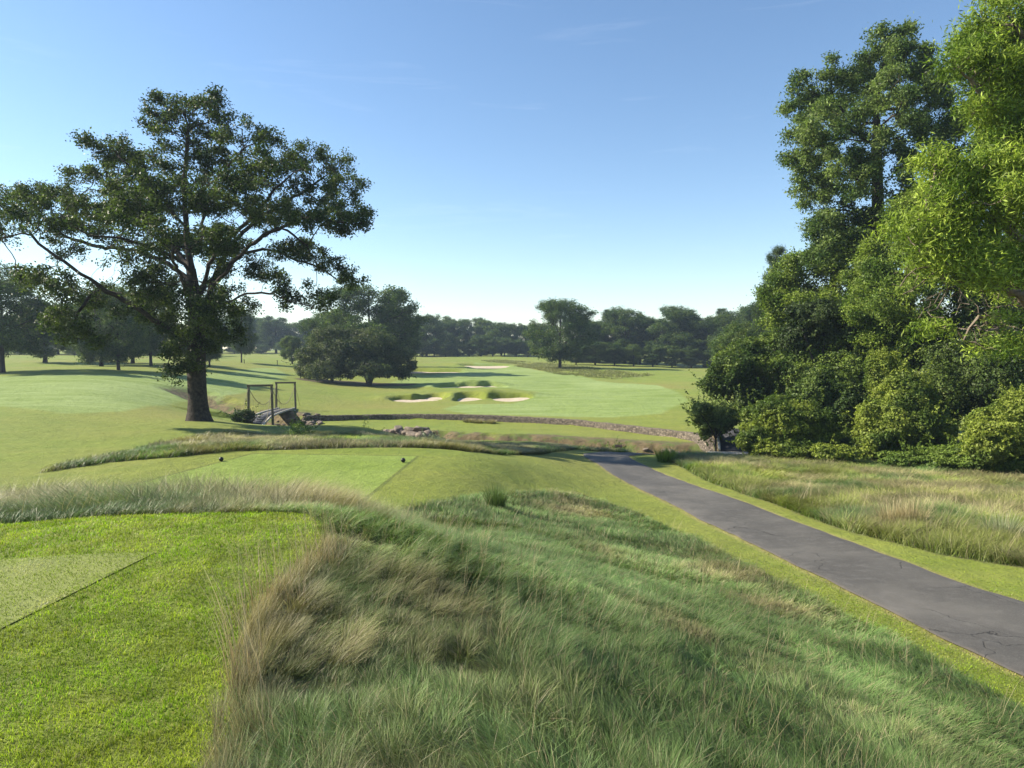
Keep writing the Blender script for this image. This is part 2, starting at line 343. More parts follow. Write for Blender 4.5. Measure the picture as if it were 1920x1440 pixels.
sd_fair = np.minimum(poly_sd(FAIR, X, Yg), poly_sd(FAIR2, X, Yg))
dcreek = line_d(CREEK, X, Yg)[0]
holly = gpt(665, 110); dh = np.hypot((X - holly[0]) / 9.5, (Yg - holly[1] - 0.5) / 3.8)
def nd_noise(n, l, vec, scale, detail=5, rough=.55):
    t = n.new('ShaderNodeTexNoise'); t.inputs['Scale'].default_value = scale; t.inputs['Detail'].default_value = detail; t.inputs['Roughness'].default_value = rough
    l.new(vec, t.inputs['Vector']); return t.outputs[0]
def nd_range(n, l, v, a, b, c=0, d=1, smooth=False):
    t = n.new('ShaderNodeMapRange'); t.inputs['From Min'].default_value = a; t.inputs['From Max'].default_value = b; t.inputs['To Min'].default_value = c; t.inputs['To Max'].default_value = d
    if smooth: t.interpolation_type = 'SMOOTHSTEP'
    l.new(v, t.inputs['Value']); return t.outputs[0]
def nd_mix(n, l, f, a, b, mode='MIX'):
    t = n.new('ShaderNodeMix'); t.data_type = 'RGBA'; t.blend_type = mode
    for k, v in ((0, f), (6, a), (7, b)):
        if isinstance(v, (int, float)): t.inputs[k].default_value = v
        elif isinstance(v, tuple): t.inputs[k].default_value = (*v, 1)
        else: l.new(v, t.inputs[k])
    return t.outputs[2]
def nd_math(n, l, op, a, b=None):
    t = n.new('ShaderNodeMath'); t.operation = op
    for k, v in ((0, a), (1, b)):
        if v is None: continue
        if isinstance(v, (int, float)): t.inputs[k].default_value = v
        else: l.new(v, t.inputs[k])
    return t.outputs[0]
m, n, l, b = newmat('turf_ground'); M_GROUND = m
tcg = n.new('ShaderNodeTexCoord').outputs['Object']
def att(k):
    a = n.new('ShaderNodeAttribute'); a.attribute_name = k; return a.outputs['Fac']
n_big = nd_noise(n, l, tcg, .05, 5); n_mid = nd_noise(n, l, tcg, .45, 6); n_fine = nd_noise(n, l, tcg, 9, 8, .7); n_edge = nd_noise(n, l, tcg, 2.2, 4)
rough_c = nd_mix(n, l, nd_range(n, l, n_mid, .3, .7), (.140, .195, .016), (.205, .250, .030))
rough_c = nd_mix(n, l, nd_range(n, l, n_big, .42, .68), rough_c, (.225, .205, .045))
fair_c = nd_mix(n, l, nd_range(n, l, n_mid, .3, .7), (.155, .220, .032), (.215, .280, .065))
fair_c = nd_mix(n, l, nd_range(n, l, n_big, .5, .7), fair_c, (.27, .335, .12))
mps = n.new('ShaderNodeMapping'); mps.inputs['Scale'].default_value = (.10, .9, 1); mps.inputs['Rotation'].default_value = (0, 0, .12); l.new(tcg, mps.inputs['Vector'])
strk = nd_range(n, l, nd_noise(n, l, mps.outputs[0], 1.0, 6, .6), .38, .66)
rough_c = nd_mix(n, l, nd_math(n, l, 'MULTIPLY', strk, .45), rough_c, (.235, .245, .05))
fair_c = nd_mix(n, l, nd_math(n, l, 'MULTIPLY', strk, .6), fair_c, (.31, .375, .155))
ed = nd_math(n, l, 'MULTIPLY', nd_math(n, l, 'SUBTRACT', n_edge, .5), .5)
def mask(sd, wdt=.15, wob=1.0):
    return nd_range(n, l, nd_math(n, l, 'ADD', att(sd), nd_math(n, l, 'MULTIPLY', ed, wob)), wdt, -wdt)
c = nd_mix(n, l, mask('sd_fair', .35, .5), rough_c, fair_c)
tee_c = nd_mix(n, l, nd_range(n, l, n_mid, .3, .7), (.180, .250, .030), (.240, .310, .060))
c = nd_mix(n, l, mask('sd_tee', .02, .04), c, tee_c)
fes_c = nd_mix(n, l, nd_range(n, l, n_fine, .3, .7), (.055, .065, .022), (.14, .125, .06))
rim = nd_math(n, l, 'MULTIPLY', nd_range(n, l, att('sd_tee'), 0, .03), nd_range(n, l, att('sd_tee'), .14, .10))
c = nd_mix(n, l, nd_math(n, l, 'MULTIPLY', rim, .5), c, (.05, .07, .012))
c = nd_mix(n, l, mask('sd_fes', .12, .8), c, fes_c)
straw = nd_range(n, l, nd_math(n, l, 'ADD', att('sd_path'), nd_math(n, l, 'MULTIPLY', ed, .5)), .20, .05)
c = nd_mix(n, l, nd_math(n, l, 'MULTIPLY', straw, nd_range(n, l, n_edge, .35, .6, .2, .8)), c, (.33, .27, .12))
soil_c = nd_mix(n, l, nd_range(n, l, n_edge, .35, .65), (.10, .072, .040), (.21, .150, .085))
grassbit = nd_range(n, l, nd_noise(n, l, tcg, 1.1, 6, .65), .50, .58)
soil_c = nd_mix(n, l, grassbit, soil_c, (.10, .12, .03))
c = nd_mix(n, l, mask('sd_soil', .5, 4.0), c, soil_c)
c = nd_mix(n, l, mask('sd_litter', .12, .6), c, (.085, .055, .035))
n_m2 = nd_noise(n, l, tcg, 1.6, 6, .65)
c = nd_mix(n, l, nd_range(n, l, n_m2, .35, .68, .0, .55), c, nd_mix(n, l, 1.0, c, (.66, .72, .5), 'MULTIPLY'))
c = nd_mix(n, l, nd_range(n, l, n_fine, .25, .75, .0, .7), c, nd_mix(n, l, 1.0, c, (.62, .62, .5), 'MULTIPLY'))
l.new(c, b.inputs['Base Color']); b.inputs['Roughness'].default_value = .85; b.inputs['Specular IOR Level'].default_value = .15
b.inputs['Sheen Weight'].default_value = .06; b.inputs['Sheen Roughness'].default_value = .5; b.inputs['Sheen Tint'].default_value = (.8, 1, .7, 1)
bp = n.new('ShaderNodeBump'); bp.inputs['Strength'].default_value = .8; bp.inputs['Distance'].default_value = .06
nb = nd_math(n, l, 'ADD', nd_noise(n, l, tcg, 22, 6, .7), nd_math(n, l, 'MULTIPLY', nd_noise(n, l, tcg, 1.8, 6, .65), 4.0))
l.new(nb, bp.inputs['Height']); l.new(bp.outputs[0], b.inputs['Normal'])
nxg, nyg = len(gx), len(gy)
ii = (np.arange(nyg - 1)[:, None] * nxg + np.arange(nxg - 1)[None]).ravel()
sd_soil = np.minimum(dcreek - 2.3 - 2.4 * sstep(-2, 3, X) - 1.2 * sstep(-12, -9, X) * sstep(0, -3, X), np.hypot((X - U(520, 790, 68)[0]) / 1.4, Yg - 68.5) - 2.5)
Q = np.stack([ii, ii + 1, ii + nxg + 1, ii + nxg], 1)
dwall = line_d(WALL, X, Yg)[0]
g = mesh_np('ground', np.stack([X, Yg, GZ.ravel()], 1), [Q], M_GROUND, smooth=True,
            attrs={'sd_path': sd_path, 'sd_tee': sd_tee, 'sd_fes': sd_fes, 'sd_fair': sd_fair, 'sd_soil': sd_soil, 'sd_litter': dh * 4 - 4})
tag(g, kind='structure')

# ------------------------------------------------------------------ cart path
m, n, l, b = newmat('asphalt'); M_ASPH = m
tco = n.new('ShaderNodeTexCoord').outputs['Object']
n1 = nd_noise(n, l, tco, .7, 6); n2 = nd_noise(n, l, tco, 60, 4, .8); n3 = nd_noise(n, l, tco, 5, 6)
c = nd_mix(n, l, nd_range(n, l, n1, .3, .7), (.054, .050, .046), (.088, .082, .074))
c = nd_mix(n, l, nd_range(n, l, n3, .5, .75, 0, .5), c, (.13, .122, .115))
c = nd_mix(n, l, nd_range(n, l, n2, .56, .70, 0, .7), c, (.22, .205, .18))
c = nd_mix(n, l, nd_range(n, l, nd_noise(n, l, tco, 24, 5, .75), .56, .72, 0, .5), c, (.17, .158, .14))
c = nd_mix(n, l, nd_range(n, l, nd_noise(n, l, tco, .35, 4), .5, .68, 0, .5), c, (.14, .128, .112))
c = nd_mix(n, l, nd_range(n, l, n2, .42, .3, 0, .6), c, (.03, .03, .032))
def att2(k):
    a = n.new('ShaderNodeAttribute'); a.attribute_name = k; return a.outputs['Fac']
c = nd_mix(n, l, nd_range(n, l, nd_math(n, l, 'ADD', att2('edge'), nd_math(n, l, 'MULTIPLY', n3, .16)), .16, .04, 0, .8), c, (.17, .14, .10))
vo = n.new('ShaderNodeTexVoronoi'); vo.feature = 'DISTANCE_TO_EDGE'; vo.inputs['Scale'].default_value = .62
dst = n.new('ShaderNodeVectorMath'); dst.operation = 'ADD'
nv = n.new('ShaderNodeTexNoise'); nv.inputs['Scale'].default_value = 2.2; nv.inputs['Detail'].default_value = 6; l.new(tco, nv.inputs['Vector'])
scn = n.new('ShaderNodeVectorMath'); scn.operation = 'SCALE'; scn.inputs['Scale'].default_value = .55; l.new(nv.outputs['Color'], scn.inputs[0])
l.new(tco, dst.inputs[0]); l.new(scn.outputs[0], dst.inputs[1]); l.new(dst.outputs[0], vo.inputs['Vector'])
crack = nd_math(n, l, 'MULTIPLY', nd_range(n, l, vo.outputs['Distance'], .0055, .001), nd_range(n, l, nd_noise(n, l, tco, .5, 3), .47, .54))
c = nd_mix(n, l, nd_math(n, l, 'MULTIPLY', crack, .8), c, (.02, .018, .016))
l.new(c, b.inputs['Base Color']); b.inputs['Roughness'].default_value = .8; b.inputs['Specular IOR Level'].default_value = .35
bp = n.new('ShaderNodeBump'); bp.inputs['Strength'].default_value = .7; bp.inputs['Distance'].default_value = .012
l.new(nd_math(n, l, 'SUBTRACT', nd_noise(n, l, tco, 90, 4, .8), nd_math(n, l, 'MULTIPLY', crack, 2.0)), bp.inputs['Height']); l.new(bp.outputs[0], b.inputs['Normal'])
K = 14; tt = np.linspace(0, 1, K)
jl = (fbm(np.arange(260) * .35, np.zeros(260), 2) - .5) * .10; jr = (fbm(np.arange(260) * .35, np.ones(260) * 7, 4) - .5) * .10
PLj = PL.copy(); PRj = PR.copy(); PLj[:, 0] += jl; PRj[:, 0] += jr
PP = PLj[:, None] * (1 - tt[None, :, None]) + PRj[:, None] * tt[None, :, None]
wd = np.linalg.norm(PRj - PLj, axis=1)[:, None] * np.minimum(tt, 1 - tt)[None]
PZ = H(PP[..., 0], PP[..., 1]) + .035 * np.minimum(1, wd / .12 * .7 + .3) + .012
V = np.concatenate([PP, PZ[..., None]], -1).reshape(-1, 3)
i = (np.arange(259)[:, None] * K + np.arange(K - 1)[None]).ravel()
pth = mesh_np('cart_path', V, [np.stack([i, i + 1, i + K + 1, i + K], 1)], M_ASPH, smooth=True, attrs={'edge': wd.ravel()})
tag(pth, kind='structure')

# ------------------------------------------------------------------ water in the creek
m, n, l, b = newmat('creek_water'); M_WATER = m
b.inputs['Base Color'].default_value = (.03, .028, .018, 1); b.inputs['Roughness'].default_value = .08
cr = resample(CREEK, .8); dd = np.gradient(cr, axis=0); dd /= np.linalg.norm(dd, axis=1)[:, None]; nn = np.stack([-dd[:, 1], dd[:, 0]], 1)
K = 5; ss = np.linspace(-1.5, 1.5, K); V = cr[:, None] + nn[:, None] * ss[None, :, None]; zc = -5.9
V = np.concatenate([V, np.full(V.shape[:2] + (1,), zc)], -1).reshape(-1, 3); i = (np.arange(len(cr) - 1)[:, None] * K + np.arange(K - 1)[None]).ravel()
tag(mesh_np('creek_water', V, [np.stack([i, i + 1, i + K + 1, i + K], 1)], M_WATER, smooth=True), kind='structure')

# ------------------------------------------------------------------ near tee surface and sand
m, n, l, b = newmat('tee_turf'); M_TEE = m
t0 = n.new('ShaderNodeTexCoord').outputs['Object']
c = nd_mix(n, l, nd_range(n, l, nd_noise(n, l, t0, 1.1, 5), .35, .65), (.14, .18, .026), (.20, .23, .045))
c = nd_mix(n, l, nd_range(n, l, nd_noise(n, l, t0, 130, 3, .8), .4, .65, 0, .6), c, (.27, .28, .12))
c = nd_mix(n, l, nd_range(n, l, nd_noise(n, l, t0, 90, 3, .8), .45, .3, 0, .6), c, (.07, .10, .025))
l.new(c, b.inputs['Base Color']); b.inputs['Roughness'].default_value = .8; b.inputs['Specular IOR Level'].default_value = .2
bp = n.new('ShaderNodeBump'); bp.inputs['Strength'].default_value = .8; bp.inputs['Distance'].default_value = .012
l.new(nd_noise(n, l, t0, 120, 4, .8), bp.inputs['Height']); l.new(bp.outputs[0], b.inputs['Normal'])
def sheet(name, poly, dz, mat, step=.4):
    poly = np.asarray(poly); a, b_, c_, d_ = poly
    nu = max(int(np.linalg.norm(b_ - a) / step), 2); nv_ = max(int(np.linalg.norm(d_ - a) / step), 2)
    u = np.linspace(0, 1, nu + 1)[:, None, None]; v = np.linspace(0, 1, nv_ + 1)[None, :, None]
    P = (a * (1 - u) + b_ * u) * (1 - v) + (d_ * (1 - u) + c_ * u) * v
    Z = H(P[..., 0], P[..., 1]) + dz
    V = np.concatenate([P, Z[..., None]], -1).reshape(-1, 3); i = (np.arange(nu)[:, None] * (nv_ + 1) + np.arange(nv_)[None]).ravel()
    return mesh_np(name, V, [np.stack([i, i + nv_ + 1, i + nv_ + 2, i + 1], 1)], mat, smooth=True)
tag(sheet('tee_box', TEE1, .006, M_TEE, .2), kind='structure')
BUNK_LAB = None
for bi, (bx, by, a, b_, lip, rot) in enumerate(BUNK):
    th = np.linspace(0, 2 * math.pi, 40, endpoint=False); rr = np.linspace(0.02, 1, 9)
    P = np.stack([rr[:, None] * np.cos(th) * a * 1.16, rr[:, None] * np.sin(th) * b_ * 1.16], -1)
    zf = height_raw(np.array([bx + math.sin(rot) * b_ * 1.3]), np.array([by - b_ * 1.3]))[0]
    x = bx + P[..., 0] * math.cos(rot) - P[..., 1] * math.sin(rot); y = by + P[..., 0] * math.sin(rot) + P[..., 1] * math.cos(rot)
    hz = H(x, y); inner = rr[:, None] < .72
    z = base_height(x, y) + (fbm(x * .06, y * .06, 5) - .5) * .7 * sstep(25, 90, np.hypot(x, y)) - (.34 if bi in (4, 5, 6) else .27) + .08 * rr[:, None] ** 2 + .12 * P[..., 1] / b_
    k = 40; V = np.stack([x, y, z], -1).reshape(-1, 3); i = np.arange(8)[:, None] * k; j = np.arange(k)[None]; j2 = (j + 1) % k
    Qd = np.stack([i + j, i + k + j, i + k + j2, i + j2], -1).reshape(-1, 4)
    tag(mesh_np('sand_bunker', V, [Qd], M_SAND, smooth=True), kind='structure')

# ------------------------------------------------------------------ grass blades
def pts_in(poly, dens, rmin=0, rmax=1e9, seed=1, far=1e9):
    """random points in polygon with density dens(dist) via rejection, only where the camera side could see"""
    r = np.random.default_rng(seed); poly = np.asarray(poly)
    out = []
    for d0, d1 in zip(EDG[:-1], EDG[1:]):
        if d1 < rmin or d0 > rmax: continue
        x0, y0 = poly.min(0); x1, y1 = poly.max(0)
        x0 = max(x0, -d1 * .86 - 1.0); x1 = min(x1, d1 * .86 + 1.0); y0 = max(y0, d0 * .62 - .5, 1.6); y1 = min(y1, d1)
        if x1 <= x0 or y1 <= y0: continue
        nn_ = int((x1 - x0) * (y1 - y0) * dens(d0)); x = r.uniform(x0, x1, nn_); y = r.uniform(y0, y1, nn_)
        d = np.hypot(x, y); k = (d >= d0) & (d < d1) & (d >= rmin) & (d < rmax) & (np.abs(x) < y * .82 + 1.2)
        k &= r.random(nn_) < dens(d) / dens(d0)
        x = x[k]; y = y[k]; k = poly_sd(poly, x, y) < 0
        out.append(np.stack([x[k], y[k]], 1))
    return np.concatenate(out)
EDG = [1.5, 2.5, 3.5, 5, 7, 10, 14, 19, 26, 36, 50, 75]
def blades(name, base, L, wid, az, lean, cb, ct, mat, segs=(0, .38, .72, 1), droop=.5, parent=None):
    """each blade a tapering curved ribbon; base colour cb at the foot to ct at the tip"""
    N = len(base); t = np.array(segs); S = len(t)
    dirx = np.stack([np.cos(az), np.sin(az), np.zeros(N)], 1); r = np.random.default_rng(len(name) + N)
    wa = az + r.uniform(.6, 2.54, N); wx = np.stack([np.cos(wa), np.sin(wa), np.zeros(N)], 1)
    h = L[:, None] * (lean[:, None] * (t ** 1.5)[None]); z = L[:, None] * t[None] * np.sqrt(np.clip(1 - (lean[:, None] * (t[None] ** .6)) ** 2 * droop, .12, 1))
    P = base[:, None] + dirx[:, None] * h[..., None]; P[..., 2] += z
    wt = np.array([1, .85, .55, 0.0]) if S == 4 else np.interp(t, [0, .6, 1], [1, .7, 0])
    A = P[:, :-1] - wx[:, None] * (wid[:, None] * .5 * wt[None, :-1])[..., None]; B = P[:, :-1] + wx[:, None] * (wid[:, None] * .5 * wt[None, :-1])[..., None]
    V = np.empty((N, 2 * (S - 1) + 1, 3)); V[:, 0:-1:2] = A; V[:, 1:-1:2] = B; V[:, -1] = P[:, -1]
    nv_ = 2 * (S - 1) + 1; o = np.arange(N)[:, None] * nv_
    fl = []
    for s in range(S - 2): fl.append(np.stack([o[:, 0] + 2 * s, o[:, 0] + 2 * s + 1, o[:, 0] + 2 * s + 3, o[:, 0] + 2 * s + 2], 1))
    fl = [np.concatenate(fl)]; fl.append(np.stack([o[:, 0] + nv_ - 3, o[:, 0] + nv_ - 2, o[:, 0] + nv_ - 1], 1))
    tv = np.repeat(t[:-1], 2); tv = np.append(tv, 1.0)
    col = cb[:, None] * (1 - tv[None, :, None]) + ct[:, None] * tv[None, :, None]
    return mesh_np(name, V.reshape(-1, 3), fl, mat, col=col.reshape(-1, 3), parent=parent)
def lerp(a, b, t): return np.asarray(a)[None] * (1 - t[:, None]) + np.asarray(b)[None] * t[:, None]
def fescue(name, poly, label, dens, seed, hgt, wk=1.0, rmin=0, rmax=1e9, tone=0.0, extra=None, yellow=None):
    r = np.random.default_rng(seed)
    # tufts first, blades gathered round them
    p = pts_in(poly, dens, rmin, rmax, seed)
    N = len(p); x = p[:, 0]; y = p[:, 1]; d = np.hypot(x, y)
    cell = .2
    cx = np.floor(x / cell); cy = np.floor(y / cell)
    hsh = lambda k: np.modf(np.abs(np.sin(cx * 127.1 + cy * 311.7 + k * 74.7) * 43758.5453))[0]
    tx = (cx + .5 + (hsh(1) - .5) * .8) * cell; ty = (cy + .5 + (hsh(2) - .5) * .8) * cell
    pull = r.uniform(.0, .5, N); bx = x + (tx - x) * pull; by = y + (ty - y) * pull
    out_az = np.arctan2(y - ty, x - tx)
    fx = fbm(x * .55, y * .55, seed); fy = fbm(x * .55, y * .55, seed + 9)
    wind = (fbm(x * .55, y * .55, seed + 3, 3) - .5) * 9 + 0.3
    th = hsh(3)
    wx_ = np.cos(wind); wy_ = np.sin(wind)
    mixw = .35 + .45 * r.random(N)
    az = np.arctan2(np.sin(out_az) * (1 - mixw) + wy_ * mixw, np.cos(out_az) * (1 - mixw) + wx_ * mixw) + r.normal(0, .6, N)
    patch = fbm(x * 1.5, y * 1.5, seed + 5, 3)
    L = hgt * (.55 + .5 * th + .35 * r.random(N)) * (.80 + .32 * sstep(.34, .64, patch))
    lean = np.clip(.62 + .75 * fx + r.normal(0, .18, N), .1, 1.25)
    wid = (.0023 * np.maximum(d / 4, .75) ** .88) * wk * r.uniform(.7, 1.3, N)
    green = (.068, .120, .012); blue = (.140, .222, .078); dry = (.31, .28, .13); olive = (.105, .115, .022)
    q = fbm(x * .45 + 5, y * .45, seed + 11); s2 = fbm(x * 1.4, y * 1.4, seed + 13)
    cb = lerp(green, olive, sstep(.46, .72, q)) * (.6 + .5 * patch)[:, None]; cb = cb * (1 - .4 * sstep(.5, .7, s2)[:, None]) + np.array(blue) * .4 * sstep(.5, .7, s2)[:, None]
    ct = cb * .3 + lerp(blue, dry, sstep(.47, .72, q + (tone - 0) + .12 * (th - .5))) * .9
    dr = (r.random(N) < .12 + .25 * sstep(.5, .7, q + tone))[:, None]
    cb = np.where(dr, np.array([.15, .125, .06]), cb); ct = np.where(dr, np.array([.38, .32, .19]), ct)
    if yellow is not None:
        yy = yellow(x, y) * (r.random(N) < .8); cb = cb * (1 - yy[:, None]) + np.array([.13, .20, .02]) * yy[:, None]; ct = ct * (1 - yy[:, None]) + np.array([.30, .38, .03]) * yy[:, None]
    ct = ct * (.8 + .75 * sstep(.5, .68, fbm(x * .8, y * .8, seed + 21, 3)))[:, None]  # pale sheen on the grass, painted as patches of lighter tip colour
    f = r.uniform(.6, 1.25, N)[:, None]
    if extra: L, lean, cb, ct, az = extra(x, y, L, lean, cb, ct, az, r)
    base = np.stack([bx, by, H(bx, by) - .01], 1)
    o = blades(name, base, L, wid, az, lean, cb * f, ct * f, M_BLADE)
    tag(o, label, 'grass', kind='stuff')
    return N
def d_near(d): return 9800 * np.minimum(1, (3.6 / d)) ** 1.35
ldge = np.array([hit(398, 1405), hit(425, 1300), hit(455, 1180), hit(520, 1090), hit(600, 1030)])
def ex1(x, y, L, lean, cb, ct, az, r):
    # brown stemmy fringe along the mown edge
    dl = line_d(np.concatenate([[(-1.1, 1.5)], ldge]), x, y)[0]; k = sstep(.38, .05, dl) * (r.random(len(x)) < .75)
    cb = cb * (1 - k[:, None]) + np.array([.16, .125, .07]) * k[:, None]; ct = ct * (1 - k[:, None]) + np.array([.40, .34, .20]) * k[:, None]
    kb = sstep(7.0, 8.2, y) * sstep(-.8, -3, x) * (.25 + .6 * sstep(.42, .6, fbm(x * .8, y * .8, 88)))
    ct = ct * (1 - kb[:, None]) + np.array([.42, .36, .19]) * kb[:, None]; cb = cb * (1 - .6 * kb[:, None]) + np.array([.20, .17, .07]) * .6 * kb[:, None]
    # hollows
    for hx, hy, hr in HOLL: L = L * (1 - .7 * np.exp(-((x - hx) ** 2 + (y - hy) ** 2) / hr ** 2))
    L = L * (1 + 2.5 * sstep(7.2, 9.0, y) * sstep(-.8, -3.0, x) * sstep(15, 12.5, y + np.maximum(x + 3, 0)))
    L = L * (1 + .12 * k); lean = lean * (1 - .65 * k)
    return L, lean, cb, ct, az
HOLL = [(*hit(590, 1310), .22), (*hit(1470, 1215), .22), (*hit(680, 1020), .25), (*hit(860, 1270), .2), (*hit(300, 1470), .2)]
n1_ = fescue('long_grass', FES1, 'long wispy grey-green fescue filling the foreground bank', d_near, 3, .155, extra=ex1, tone=-.12, yellow=lambda x, y: sstep(9.5, 11.5, y) * sstep(-3.5, -5.5, x) * sstep(.42, .55, fbm(x * .7, y * .9, 41)) * .8)
def yel3(x, y): return sstep(.5, .62, fbm(x * .5, y * .5, 77)) * .5
n3_ = fescue('long_grass', FES3, 'long tawny grass between the right side of the cart path and the woods', lambda d: 2800 * (10 / np.maximum(d, 10)) ** 1.1, 5, .42, wk=1.0, tone=.15, yellow=yel3)
def yel2(x, y): return sstep(.40, .52, fbm(x * .35, y * .5, 31)) * sstep(-10.5, -9, x) * sstep(-4.2, -6, x) * sstep(27, 29, y)
n2_ = fescue('long_grass', FES2, 'band of rough pale grass behind the forward tee and beside the big oak', lambda d: 900 * (20 / np.maximum(d, 20)) ** 1.0, 6, .30, wk=1.2, tone=.13, yellow=yel2)
r_ = np.random.default_rng(61); lo = FES4.min(0); hi = FES4.max(0); xy = r_.uniform(lo, hi, (60000, 2)); xy = xy[(poly_sd(FES4, xy[:, 0], xy[:, 1]) < 0)]; xy = xy[fbm(xy[:, 0] * .25, xy[:, 1] * .12, 4) > .42][:14000]; N = len(xy)
f = r_.uniform(.7, 1.3, N)[:, None]
o = blades('long_grass', np.column_stack([xy, H(xy[:, 0], xy[:, 1])]), r_.uniform(.2, .5, N), np.full(N, .07), r_.uniform(0, 6.28, N), r_.uniform(.3, 1, N), np.tile([.09, .10, .03], (N, 1)) * f, np.tile([.24, .24, .09], (N, 1)) * f, M_BLADE)
tag(o, 'patch of rough native grass around the lone oak across the far fairway', 'grass', kind='stuff')
print('blades', n1_, n2_, n3_)
# tall stems with seed heads
def stems(poly, n_, seed, hgt, label):
    r = np.random.default_rng(seed); p = pts_in(poly, lambda d: n_ * np.minimum(1, (4 / d)) ** 1.2, 0, 24, seed); x, y = p.T; N = len(x)
    keep = fbm(x * .9, y * .9, seed) > .45; x = x[keep]; y = y[keep]; N = len(x); d = np.hypot(x, y)
    L = hgt * r.uniform(.7, 1.3, N); az = r.normal(.3, .9, N); col = np.tile([.42, .34, .20], (N, 1)) * r.uniform(.7, 1.2, N)[:, None]
    o = blades('seed_stems', np.stack([x, y, H(x, y)], 1), L, .0017 * np.maximum(d / 4, .8) ** .9, az, r.uniform(.1, .6, N), col * .6, col, M_BLADE)
    tag(o, label, 'grass stems', kind='stuff')
stems(FES1, 40, 21, .40, 'thin straw-coloured seed stems standing above the foreground long grass')
stems(FES3, 60, 22, .8, 'thin straw-coloured seed stems above the long grass right of the path')
fr = np.concatenate([ldge + np.array([-.05, 0]), (ldge + np.array([.28, 0]))[::-1]])
r_ = np.random.default_rng(5); p = pts_in(fr, lambda d: 900 * np.minimum(1, 4 / d), 0, 9, 44); x, y = p.T; N = len(x)
kk = fbm(x * 2.2, y * 2.2, 5) > .45; x = x[kk]; y = y[kk]; N = len(x)
o = blades('seed_stems', np.stack([x, y, H(x, y)], 1), r_.uniform(.28, .62, N), np.full(N, .0026), r_.uniform(1.8, 4.6, N), r_.uniform(.1, .55, N), np.tile([.24, .15, .09], (N, 1)), np.tile([.60, .50, .36], (N, 1)) * r_.uniform(.6, 1.1, N)[:, None], M_BLADE)
tag(o, 'pale brown dry seed stems fringing the edge between mown turf and long grass', 'grass stems', kind='stuff')
# short turf blades near the camera
MOWN = np.array([(-14, 1.5), (-14, 8.5), (-1, 8.5), (12, 14), (12, 1.5)])
r_ = np.random.default_rng(8)
p = pts_in(np.array([(-16, 1.5), (-16, 30), (16, 30), (16, 1.5)]), lambda d: 19000 * np.minimum(1, 2.8 / d) ** 1.75 * np.clip((17 - d) / 7, 0.001, 1), 0, 17, 12); x, y = p.T
km = (poly_sd(FES1, x, y) > -.04) & (poly_sd(FES3, x, y) > -.05) & (poly_sd(PATHPOLY, x, y) > -.01) & (poly_sd(TEE1, x, y) > -.10 * r_.random(len(x)) ** 2) & (poly_sd(TEE2, x, y) > 0)
x = x[km]; y = y[km]; N = len(x); d = np.hypot(x, y)
cl = fbm(x * 14, y * 14, 9, 3); cl2 = fbm(x * 3, y * 3, 19, 3); cl3 = fbm(x * .8, y * .8, 29)
L = .026 * (.5 + 1.0 * cl) * r_.uniform(.6, 1.2, N); wd_ = .0030 * np.maximum(d / 3, .9) ** .8
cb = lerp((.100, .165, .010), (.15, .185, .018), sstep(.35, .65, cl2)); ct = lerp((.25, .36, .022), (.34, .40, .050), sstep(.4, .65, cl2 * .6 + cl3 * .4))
dr = (r_.random(N) < .07)[:, None]; cb = np.where(dr, np.array([.25, .2, .1]), cb); ct = np.where(dr, np.array([.42, .36, .2]), ct)
pe = sstep(.14, .0, poly_sd(PATHPOLY, x, y)) * (r_.random(N) < .5); cb = cb * (1 - pe[:, None]) + np.array([.3, .23, .08]) * pe[:, None]; ct = ct * (1 - pe[:, None]) + np.array([.5, .41, .18]) * pe[:, None]
ff = (r_.uniform(.65, 1.4, N) * (.78 + .5 * sstep(.35, .65, fbm(x * 5, y * 5, 61, 3))))[:, None]
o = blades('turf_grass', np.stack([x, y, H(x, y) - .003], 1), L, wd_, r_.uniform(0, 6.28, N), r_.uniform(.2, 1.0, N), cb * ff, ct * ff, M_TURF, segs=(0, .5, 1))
tag(o, 'short bright green mown turf blades around the near tee and beside the path', 'grass', kind='stuff'); print('turf', N)
p = pts_in(TEE1, lambda d: 9000 * np.minimum(1, 3.5 / d) ** 1.2, 0, 12, 13); x, y = p.T; N = len(x); f = r_.uniform(.6, 1.4, N)[:, None]; pt = sstep(.55, .7, fbm(x * 3, y * 3, 51))[:, None]
o = blades('tee_grass', np.stack([x, y, H(x, y) + .008], 1), r_.uniform(.008, .018, N), np.full(N, .004), r_.uniform(0, 6.28, N), r_.uniform(.4, 1.3, N), (np.tile([.14, .19, .02], (N, 1)) * (1 - pt) + np.array([.3, .28, .14]) * pt) * f, (np.tile([.25, .29, .05], (N, 1)) * (1 - pt) + np.array([.5, .48, .3]) * pt) * f, M_TURF, segs=(0, .5, 1))
tag(o, 'closely cut pale grass blades covering the near tee box', 'grass', kind='stuff')

